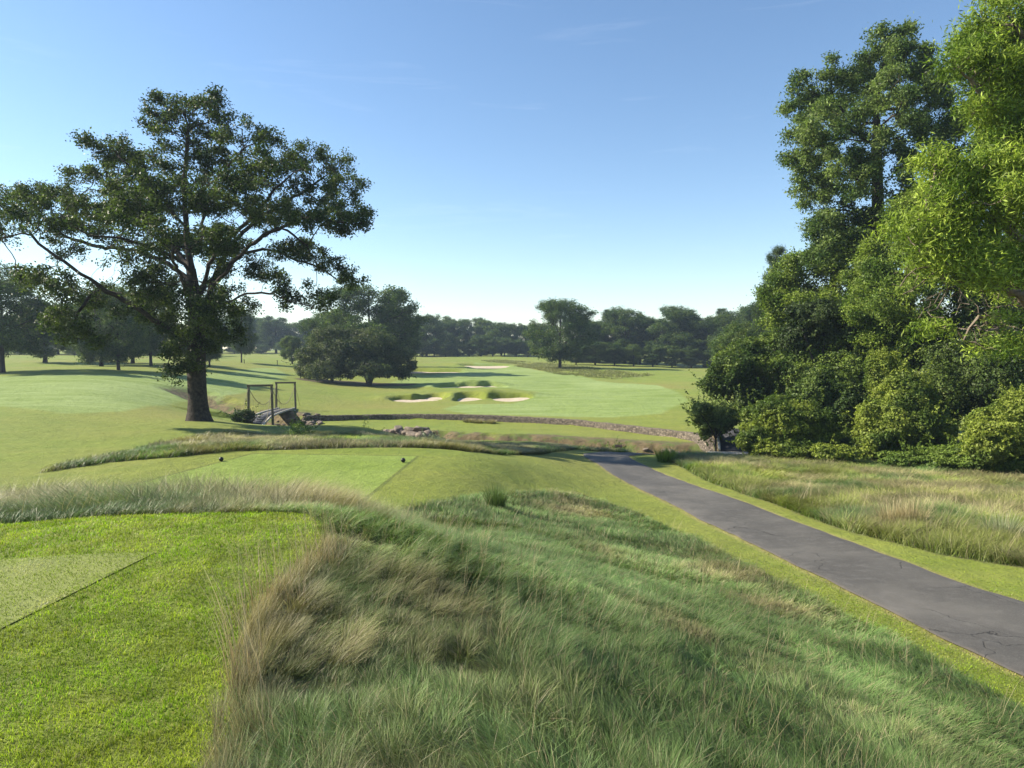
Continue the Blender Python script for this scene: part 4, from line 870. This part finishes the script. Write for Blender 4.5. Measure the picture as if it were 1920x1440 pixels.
# trees of the wood
def wtree(px, Y, pads_, nleaf, ls, c1, c2, seed, label, rb=.4, name='broadleaf_tree', step=.5, sig=.28, aspect=.5, mat=None, lean=1, extra=None, dens=.02, **kw):
    o = gpt(px, Y); r = np.random.default_rng(seed); att = []
    for t in pads_:
        x_, y_, rx, ry = t[:4]; dy = t[4] if len(t) > 4 else 0; c_ = U(x_, y_, Y + dy) - o; s_ = (Y + dy) / F
        att.append(pad_pts(c_, (rx * s_, max(rx * s_ * .9, .8), ry * s_), int(8 + rx * ry * dens * .7), r, .2))
        for kk in range(5):
            an = r.uniform(0, 6.28); att.append(pad_pts(c_ + np.array([math.cos(an) * rx * s_ * .95, r.normal(0, .4) * rx * s_, math.sin(an) * ry * s_ * .95]), (rx * s_ * .3, rx * s_ * .4, ry * s_ * .36), int(3 + rx * ry * dens * .14), r, .1))
    att = np.concatenate(att); top = max(a[2] for a in att); cx_, cy_ = att[:, 0].mean(), att[:, 1].mean()
    cx_ *= lean; cy_ *= lean
    seeds_ = [[(0, 0, -.3), (0, 0, top * .2), (cx_ * .3, cy_ * .3, top * .45), (cx_ * .6, cy_ * .6, top * .8)]] + (extra(o) if extra else [])
    return grow_tree(name, o, seeds_, att, nleaf, ls, c1, c2, rb, rtip=.013, step=step, kill=step * .85, sig=sig, seed=seed, lv=2, aspect=aspect, mat=mat, label=label, **kw)
wtree(1655, 50, [(1660, 130, 40, 50), (1610, 150, 40, 40, 2), (1700, 110, 30, 40, -2), (1640, 90, 12, 34), (1620, 110, 10, 30), (1700, 75, 10, 34), (1665, 70, 8, 26), (1560, 135, 10, 22), (1540, 175, 50, 26), (1495, 150, 16, 16), (1500, 190, 26, 22), (1560, 230, 60, 40, 3), (1560, 230, 60, 40, -3), (1650, 220, 80, 60, -4), (1650, 220, 80, 60, 4), (1745, 150, 40, 40),
                  (1750, 220, 60, 50, 2), (1490, 248, 18, 8), (1520, 290, 40, 26), (1484, 300, 14, 18), (1550, 320, 60, 46, 3), (1640, 320, 80, 60, -4), (1740, 320, 70, 60, -2), (1660, 420, 100, 60, 0), (1560, 400, 50, 50, 0), (1505, 375, 20, 10), (1520, 350, 30, 30), (1560, 450, 60, 40, -2), (1780, 260, 40, 50)],
      120000, .20, (.055, .09, .025), (.13, .17, .05), 91, 'tallest dark green tree of the right-hand wood, its spiky top against the sky', rb=.45, dens=.010, step=.6, sig=.28, iters=80)
wtree(1560, 54, [(1585, 520, 50, 40), (1600, 560, 40, 40), (1540, 520, 70, 40), (1480, 540, 30, 40), (1500, 500, 40, 30), (1600, 500, 60, 40), (1480, 590, 40, 40), (1560, 580, 70, 40, -3), (1640, 560, 60, 60, -2), (1450, 560, 16, 30), (1600, 450, 50, 30)],
      80000, .19, (.065, .108, .020), (.16, .205, .038), 92, 'mid green tree below and left of the tallest tree', dens=.014, step=.6, sig=.34)
wtree(1700, 44, [(1680, 480, 50, 50), (1720, 420, 50, 50), (1640, 560, 50, 60), (1700, 560, 60, 60, -2), (1760, 500, 60, 60, 2), (1700, 400, 30, 30), (1660, 620, 40, 50), (1740, 620, 60, 50)],
      80000, .16, (.07, .115, .022), (.175, .225, .042), 93, 'leafy light green tree in front of the tallest tree at right', dens=.014, sig=.3)
wtree(1850, 44, [(1850, 120, 60, 60), (1880, 240, 60, 60), (1860, 330, 60, 60), (1900, 60, 60, 60), (1820, 400, 60, 60), (1900, 450, 60, 80), (1840, 560, 60, 60), (1950, 250, 60, 100), (1950, 100, 70, 80), (1890, 520, 70, 60), (1840, 500, 50, 50)],
      90000, .17, (.035, .058, .018), (.08, .11, .03), 94, 'dark tree behind the bright yellow-green tree at the right edge', dens=.012, step=.6, sig=.32)
put(0, 1452, 78, 462, .75, .6, 'dark pine showing its needle tufts at the left outline of the wood', protos=PN)
put(1, 1432, 86, 545, .9, 2.6, 'smaller dark pine at the far left outline of the wood', protos=PN)
put(3, 1380, 95, 600, 1.1, 2.6, 'rounded tree in the gap between the wood edge and the far wood')
# near willow oak with narrow leaves at the right edge
WY = 21.0
def wex(o):
    q = lambda l_: [U(px, py, WY + dy) - o for px, py, dy in l_]
    return [q([(1990, 560, 1), (1930, 470, 0), (1860, 410, -.5), (1780, 400, -1), (1720, 400, -1.2)]), q([(2000, 380, 1), (1950, 280, 0), (1880, 220, -.5), (1800, 130, -1)]),
            q([(1990, 620, 1), (1920, 560, 0), (1850, 530, -1), (1770, 520, -1.5)]), q([(2000, 300, 1), (1950, 120, 0), (1900, 40, -.5)]), q([(1985, 660, 1), (1900, 620, 0), (1830, 600, -.8), (1800, 640, -1)])]
wtree(2060, WY + 1.5, [(1840, 60, 40, 50, -1.5), (1900, 30, 60, 50, -1.5), (1810, 90, 28, 22, -2), (1790, 120, 16, 14, -2.4), (1870, 130, 50, 40, -2), (1930, 150, 60, 60, -1), (1890, 250, 50, 40, -2), (1900, 300, 60, 50, -2.5), (1840, 330, 50, 40, -2.5), (1780, 330, 40, 34, -2.5),
                 (1750, 300, 14, 20, -2.8), (1770, 400, 60, 46, -2.8), (1720, 430, 44, 40, -3), (1850, 420, 70, 50, -2.5), (1900, 400, 60, 60, -3), (1740, 490, 50, 36, -3), (1820, 500, 70, 46, -3), (1700, 530, 24, 28, -3), (1900, 520, 60, 60, -2.5), (1780, 570, 50, 34, -3),
                 (1860, 610, 60, 40, -2.8), (1910, 640, 40, 30, -2.5), (1740, 600, 26, 22, -3), (1880, 560, 50, 50, -1), (1900, 200, 60, 70, -1), (1840, 200, 30, 30, -2), (1980, 200, 60, 150, 0), (1980, 480, 60, 120, 0)],
      95000, .17, (.080, .130, .020), (.245, .310, .050), 95, 'bright yellow-green narrow-leaved tree leaning in from the right edge', rb=.35, name='willow_oak', step=.3, sig=.22, aspect=.20, dens=.03, extra=wex, wmat=M_TWIG, lean=0, iters=90,
      bare=lambda P_: (fbm(P_[:, 0] * .9, P_[:, 2] * .9, 5) > .56) & (P_[:, 2] < 8.4), droop=.4)

# ------------------------------------------------------------------ retaining wall
m, n, l, b = newmat('stacked_stone'); M_STONE = m
t0 = n.new('ShaderNodeTexCoord').outputs['Object']; mpn = n.new('ShaderNodeMapping'); mpn.inputs['Scale'].default_value = (1, 1, 1.7); l.new(t0, mpn.inputs['Vector'])
v1 = n.new('ShaderNodeTexVoronoi'); v1.inputs['Scale'].default_value = 4.5; l.new(mpn.outputs[0], v1.inputs['Vector'])
v2 = n.new('ShaderNodeTexVoronoi'); v2.feature = 'DISTANCE_TO_EDGE'; v2.inputs['Scale'].default_value = 4.5; l.new(mpn.outputs[0], v2.inputs['Vector'])
sep = n.new('ShaderNodeSeparateColor'); l.new(v1.outputs['Color'], sep.inputs[0])
c = nd_mix(n, l, sep.outputs[0], (.085, .066, .046), (.23, .185, .135)); c = nd_mix(n, l, nd_range(n, l, v2.outputs['Distance'], .07, .02), c, (.045, .035, .028))
l.new(c, b.inputs['Base Color']); b.inputs['Roughness'].default_value = .9
bp = n.new('ShaderNodeBump'); bp.inputs['Strength'].default_value = 1; bp.inputs['Distance'].default_value = .08; l.new(nd_range(n, l, v2.outputs['Distance'], 0, .15), bp.inputs['Height']); l.new(bp.outputs[0], b.inputs['Normal'])
wp = resample(WALL[:, :2], .35); dd = np.gradient(wp, axis=0); dd /= np.linalg.norm(dd, axis=1)[:, None]; nn = np.stack([dd[:, 1], -dd[:, 0]], 1)   # towards the camera side
top = H(wp[:, 0] - nn[:, 0] * .7, wp[:, 1] - nn[:, 1] * .7) + .03; ns = 7; prof = [(-.55, -.03), (.14, 0.0), (.17, -.1), (.20, -.25), (.22, -.4), (.26, -.55), (.3, -.9)]
V = np.stack([np.stack([wp[:, 0] + nn[:, 0] * (o_ + (vnoise(np.arange(len(wp)) * 1.7, np.full(len(wp), k * 3.1)) - .5) * .07), wp[:, 1] + nn[:, 1] * (o_ + (vnoise(np.arange(len(wp)) * 1.7, np.full(len(wp), k * 3.1)) - .5) * .07), top + dz + (vnoise(np.arange(len(wp)) * .9, np.full(len(wp), k)) - .5) * .04], 1) for k, (o_, dz) in enumerate(prof)], 1).reshape(-1, 3)
i = (np.arange(len(wp) - 1)[:, None] * ns + np.arange(ns - 1)[None]).ravel()
tag(mesh_np('stone_wall', V, [np.stack([i, i + ns, i + ns + 1, i + 1], 1)], M_STONE), 'low curving stacked-stone retaining wall along the far side of the creek', 'wall')

# ------------------------------------------------------------------ rope bridge
A0 = gpt(487, 58)[:2]; A1 = gpt(535, 72)[:2]; zn = U(487, 783, 58)[2]; zf = U(535, 767, 72)[2]
ax = (A1 - A0) / np.linalg.norm(A1 - A0); sx = np.array([ax[1], -ax[0]]); hw = .80
def B(s, t, z):   # metres along the bridge from the near portal, metres right
    p = A0 + ax * s + sx * t; return np.array([p[0], p[1], z])
Lb = float(np.linalg.norm(A1 - A0)); root = empty('suspension_bridge', B(0, 0, zn - .4)); ro = np.array(root.location)
def deckz(s): 
    if s < 0: return zn + s * .085 - .0
    return zn + (zf - zn) * s / Lb + .06 * math.sin(math.pi * min(s / Lb, 1))
prof = [-4.2, 0, Lb * .25, Lb * .5, Lb * .75, Lb, Lb + 2.0]
mb = MB()
nb_ = int((Lb + 5) / .17)
for i in range(nb_):
    s = -3.8 + (Lb + 5.6) * i / nb_; a = B(s, -hw, deckz(s)) - ro; b2 = B(s, hw, deckz(s)) - ro; mb.beam(a, b2, .15, .05)
mb.build('deck', M_DECK, root)
mb = MB()
for a_, b_ in zip(np.linspace(-3.8, Lb + .8, 24)[:-1], np.linspace(-3.8, Lb + .8, 24)[1:]):
    mb.beam(B(a_, 0, deckz(a_) + .035) - ro, B(b_, 0, deckz(b_) + .035) - ro, .95, .02)
mb.build('walkway_mat', M_MAT, root)
for sd in (-1, 1):
    mb = MB(); sl = np.linspace(-4.0, Lb + .8, 26)
    for a_, b_ in zip(sl[:-1], sl[1:]): mb.beam(B(a_, sd * (hw + .03), deckz(a_) + .09) - ro, B(b_, sd * (hw + .03), deckz(b_) + .09) - ro, .10, .14)
    mb.build('kerb_rail', M_KERB, root)
for s0, hp in ((0, 2.55), (Lb, 2.6)):
    for sd in (-1, 1):
        MB().beam(B(s0, sd * (hw + .18), deckz(s0) - 1.6) - ro, B(s0, sd * (hw + .10), deckz(s0) + hp) - ro, .17, .17).build('post', M_POST, root, bevel=.02)
    MB().beam(B(s0, -hw - .22, deckz(s0) + hp + .09) - ro, B(s0, hw + .22, deckz(s0) + hp + .09) - ro, .2, .17).build('crossbeam', M_POST, root, bevel=.02)
for sd in (-1, 1):
    tt_ = np.linspace(0, 1, 25); zc_ = [deckz(t_ * Lb) + .75 + 1.7 * (2 * t_ - 1) ** 2 for t_ in tt_]
    mb = MB(); mb.tube([B(t_ * Lb, sd * (hw + .1), z_) - ro for t_, z_ in zip(tt_, zc_)], .028, 5)
    mb.tube([B(0, sd * (hw + .12), deckz(0) + 2.45) - ro, B(-2.2, sd * (hw + .16), deckz(-2.2) + .9) - ro, B(-4.4, sd * (hw + .2), deckz(-4) - .7) - ro], .022, 5)
    mb.tube([B(Lb, sd * (hw + .12), deckz(Lb) + 2.5) - ro, B(Lb + 3.0, sd * (hw + .2), float(H(*B(Lb + 3, sd, 0)[:2]))) - ro], .022, 5)
    mb.build('cable', M_CABLE, root, smooth=True)
    for t_, z_ in list(zip(tt_, zc_))[1:-1:2]: MB().tube([B(t_ * Lb, sd * (hw + .1), z_) - ro, B(t_ * Lb, sd * (hw + .06), deckz(t_ * Lb) + .1) - ro], .011, 4).build('hanger', M_CABLE, root)
pier = MB().box(B(Lb + .1, 0, zf - .8) - ro, (.001, .001, .001)); pier = MB(); pier.beam(B(Lb - .9, 0, zf - .75) - ro, B(Lb + 1.2, 0, zf - .75) - ro, 2.0, 1.35); pier.build('abutment', M_CONC, root)
tag(root, 'small wooden suspension footbridge with two timber portals and thin hanging cables', 'bridge')

# cart bridge half hidden under the shrub
cb0 = U(1352, 846, 42.0); root = empty('cart_bridge', (cb0[0], cb0[1], cb0[2])); z0 = 0
def CBp(s, t, z): return np.array([s * .25 + t, s, z])
zz = [(0, 0), (2.6, .55), (6.0, .62), (9, .3)]
mb = MB()
for (s0, h0), (s1, h1) in zip(zz[:-1], zz[1:]): mb.beam(CBp(s0, 1.1, h0), CBp(s1, 1.1, h1), 2.3, .12)
mb.build('deck', M_MAT, root)
for t_ in (-.1, 2.3):
    mb = MB()
    for (s0, h0), (s1, h1) in zip(zz[:-1], zz[1:]): mb.beam(CBp(s0, t_, h0 + .14), CBp(s1, t_, h1 + .14), .14, .2)
    mb.build('kerb_rail', M_KERB, root)
mb = MB(); mb.box((.9, -.5, -.16), (3.4, 1.0, .3)); mb.build('abutment', M_CONC, root)
tag(root, 'dark-decked cart bridge with a pale timber kerb, half hidden by shrubs at the path end', 'bridge')

# ------------------------------------------------------------------ small things
ys_ = np.linspace(38, 46, 60); zs_ = np.array([gpt(1161, t_)[2] for t_ in ys_]); sp = gpt(1161, ys_[int(np.argmax((zs_ - EYE) / ys_))]); print('sign', sp); root = empty('tee_sign', sp)
for s in (-.17, .17): MB().box((s, 0, .12), (.06, .06, .34)).build('leg', M_SIGNW, root, bevel=.005)
cs, sn = math.cos(.5), math.sin(.5); MB().box((0, 0, .31), (.46, .26, .05), [[1, 0, 0], [0, cs, -sn], [0, sn, cs]]).build('panel', M_SIGNW, root, bevel=.008)
tag(root, 'low brown wooden sign panel on two short legs beyond the end of the cart path', 'sign')
def marker(px, py, Y, label):
    p = U(px, py, Y); p[2] = float(H(p[0], p[1])); root = empty('tee_marker', p); th = np.linspace(0, math.pi, 9); k = 14
    mb = MB(); pts = [(0, 0, .075 - .07 * math.cos(t_)) for t_ in th]; mb.tube(pts, [max(.07 * math.sin(t_), .002) for t_ in th], k); mb.build('ball', M_DARK, root, smooth=True)
    mb = MB(); mb.tube([(0, 0, -.05), (0, 0, .02)], .012, 6); mb.build('spike', M_DARK, root); tag(root, label, 'tee marker', 'tee markers on the forward tee')
marker(415, 866, 21.5, 'left black tee marker ball on the edge of the forward tee')
marker(756, 868, 21.3, 'right black tee marker ball on the forward tee')
def tuft(px, py, Y, hgt, n_, label, c1=(.10, .15, .04), c2=(.26, .28, .12), spread=.16, seed=1, name='grass_tuft', lean=.6, name_group=None, wmul=1):
    r = np.random.default_rng(seed); p = U(px, py, Y); p = np.array([p[0], p[1], float(H(p[0], p[1]))]); a = r.uniform(0, 6.28, n_); q = spread * np.sqrt(r.random(n_))
    base = np.stack([np.cos(a) * q, np.sin(a) * q, np.zeros(n_)], 1); f = r.uniform(.7, 1.3, n_)[:, None]
    o = blades(name, base, hgt * r.uniform(.6, 1.1, n_), np.full(n_, .004 * max(Y / 8, 1)) * wmul, a + r.normal(0, .4, n_), lean * (q / spread) * r.uniform(.5, 1.2, n_), np.tile(c1, (n_, 1)) * f, np.tile(c2, (n_, 1)) * f, M_BLADE)
    o.location = tuple(p); tag(o, label, 'grass tuft', name_group); return o
tuft(930, 950, float(hit(930, 955)[1]), .62, 420, 'upright dark green rush tuft at the far edge of the foreground long grass', (.05, .09, .025), (.12, .17, .05), .2, 1, 'rush_tuft', .5)
tuft(1248, 863, float(hit(1248, 866)[1]), .75, 420, 'bright green tuft at the tip of the right-hand long grass', (.08, .14, .02), (.2, .28, .04), .4, 2)
tuft(1708, 1000, float(hit(1672, 995)[1]), .8, 300, 'pale straw tuft at the front edge of the right-hand long grass', (.22, .18, .09), (.48, .38, .22), .22, 3)
tuft(1672, 988, float(hit(1672, 992)[1]), .75, 300, 'pale straw tuft left of the other straw tuft by the right-hand verge', (.22, .18, .09), (.48, .38, .22), .2, 4)
tuft(1880, 1010, 15.5, .75, 380, 'large grey-green tuft near the right edge of the photo', (.10, .14, .06), (.36, .36, .22), .3, 6, lean=1.0)
for i, (px, Y) in enumerate([(879, 66.0), (896, 65.6), (919, 65.3)]):
    tuft(px, 789, Y, .42, 260, ['left', 'middle', 'right'][i] + ' one of three grass tufts at the foot of the stone wall', (.12, .12, .05), (.34, .28, .16), .5, 10 + i, lean=1.0, name_group='tufts at the wall foot')
def sshrub(px, Y, r0, h0, nl, c1, c2, seed, label, name='shrub', ls=.09):
    o = gpt(px, Y); return bush(name, o, [(0, 0, h0 * .5, r0, r0, h0 * .5), (r0 * .5, 0, h0 * .35, r0 * .6, r0 * .6, h0 * .35), (-r0 * .5, .1, h0 * .35, r0 * .6, r0 * .6, h0 * .35)], nl, ls, c1, c2, seed, label=label, stem_r=.03, shoots=30, holes=.5)
sshrub(455, 55, .75, 1.15, 3500, (.03, .05, .018), (.07, .09, .03), 101, 'dark round shrub left of the footbridge entrance', ls=.13)
sshrub(682, 58, .9, 1.5, 2600, (.05, .075, .025), (.11, .14, .045), 102, 'small bush on the creek bank left of the pale rocks', ls=.14)
sshrub(812, 55, .9, 1.15, 1800, (.12, .14, .10), (.26, .28, .2), 103, 'small silvery bush at the right end of the creek rocks', ls=.12)
sshrub(1150, 48.0, .6, 1.3, 900, (.08, .12, .03), (.2, .26, .07), 104, 'small sparse bush behind the low wooden sign', ls=.10)
sshrub(560, 36, .5, .75, 900, (.05, .09, .02), (.12, .17, .04), 105, 'small green bush in the grass band below the footbridge', ls=.08)
# creek rocks
def rock_mesh(seed):
    import bmesh
    bm = bmesh.new(); bmesh.ops.create_icosphere(bm, subdivisions=3, radius=1); r = np.random.default_rng(seed)
    cuts = r.normal(size=(9, 3)); cuts /= np.linalg.norm(cuts, axis=1)[:, None]; cd = r.uniform(.55, .9, 9)
    for v in bm.verts:
        p = np.array(v.co)
        for c_, d_ in zip(cuts, cd):
            k = p @ c_
            if k > d_: p = p - c_ * (k - d_)
        p *= 1 + .06 * (vnoise(p[0] * 3 + seed, p[1] * 3 + p[2] * 2) - .5); v.co = p
    me = bpy.data.meshes.new('rock'); bm.to_mesh(me); bm.free(); me.materials.append(M_ROCK); return me
RM = [rock_mesh(s) for s in range(5)]; r_ = np.random.default_rng(17)
def rocks(n_, cx0, cx1, Y0, Y1, s0, s1, label, group, cond=None):
    for i in range(n_):
        px = r_.uniform(cx0, cx1); Y = r_.uniform(Y0, Y1) if callable(Y0) is False else Y0(px) + r_.uniform(-1, 1) * Y1
        p = gpt(px, Y); s = r_.uniform(s0, s1); o = bpy.data.objects.new('rock', RM[r_.integers(0, 5)]); C.objects.link(o)
        o.location = (p[0], p[1], p[2] + s * .18); o.scale = (s * r_.uniform(.9, 1.7), s * r_.uniform(.8, 1.3), s * r_.uniform(.45, .8)); o.rotation_euler = (r_.uniform(-.3, .3), r_.uniform(-.3, .3), r_.uniform(0, 6.28))
        tag(o, label, 'rock', group)
rocks(55, 715, 805, 56.0, 59.5, .22, .6, 'pinkish grey rock in the rocky creek bank at mid creek', 'rocks of the mid creek bank')
rocks(60, 512, 600, 62.5, 67.5, .15, .38, 'reddish brown riprap stone on the creek bank beside the footbridge', 'riprap stones by the footbridge')
rocks(50, 1210, 1330, lambda px: 50 - (px - 1210) / 120 * 2.2, 1.2, .12, .35, 'small reddish stone on the eroded creek bank near the cart bridge', 'stones of the eroded bank')
rocks(24, 1000, 1210, lambda px: 52 - (px - 1000) / 210 * 2, 1.0, .1, .26, 'small brown stone on the creek bank behind the sign', 'stones of the creek bank behind the sign')
def mpost(px, Y, hh, label):
    p = gpt(px, Y); root = empty('marker_post', p); MB().tube([(0, 0, -.1), (0, 0, hh)], .07, 8).build('shaft', M_DARK, root); MB().box((0, 0, hh + .05), (.22, .16, .12)).build('cap', M_DARK, root, bevel=.01); tag(root, label, 'post')
mpost(458, 146, .7, 'short dark post beside the slim lone tree on the left fairway'); mpost(520, 150, .9, 'short dark post on the far left fairway right of the slim lone tree')

# ------------------------------------------------------------------ haze
m = bpy.data.materials.new('haze'); m.use_nodes = True; nt = m.node_tree; nt.nodes.clear(); out = nt.nodes.new('ShaderNodeOutputMaterial'); pv = nt.nodes.new('ShaderNodeVolumePrincipled')
pv.inputs['Color'].default_value = (.62, .78, 1.0, 1); pv.inputs['Density'].default_value = .00030; pv.inputs['Anisotropy'].default_value = .2
nt.links.new(pv.outputs[0], out.inputs['Volume'])
o = MB().box((0, 250, 18), (1900, 1400, 56)).build('haze', m); tag(o, kind='stuff')
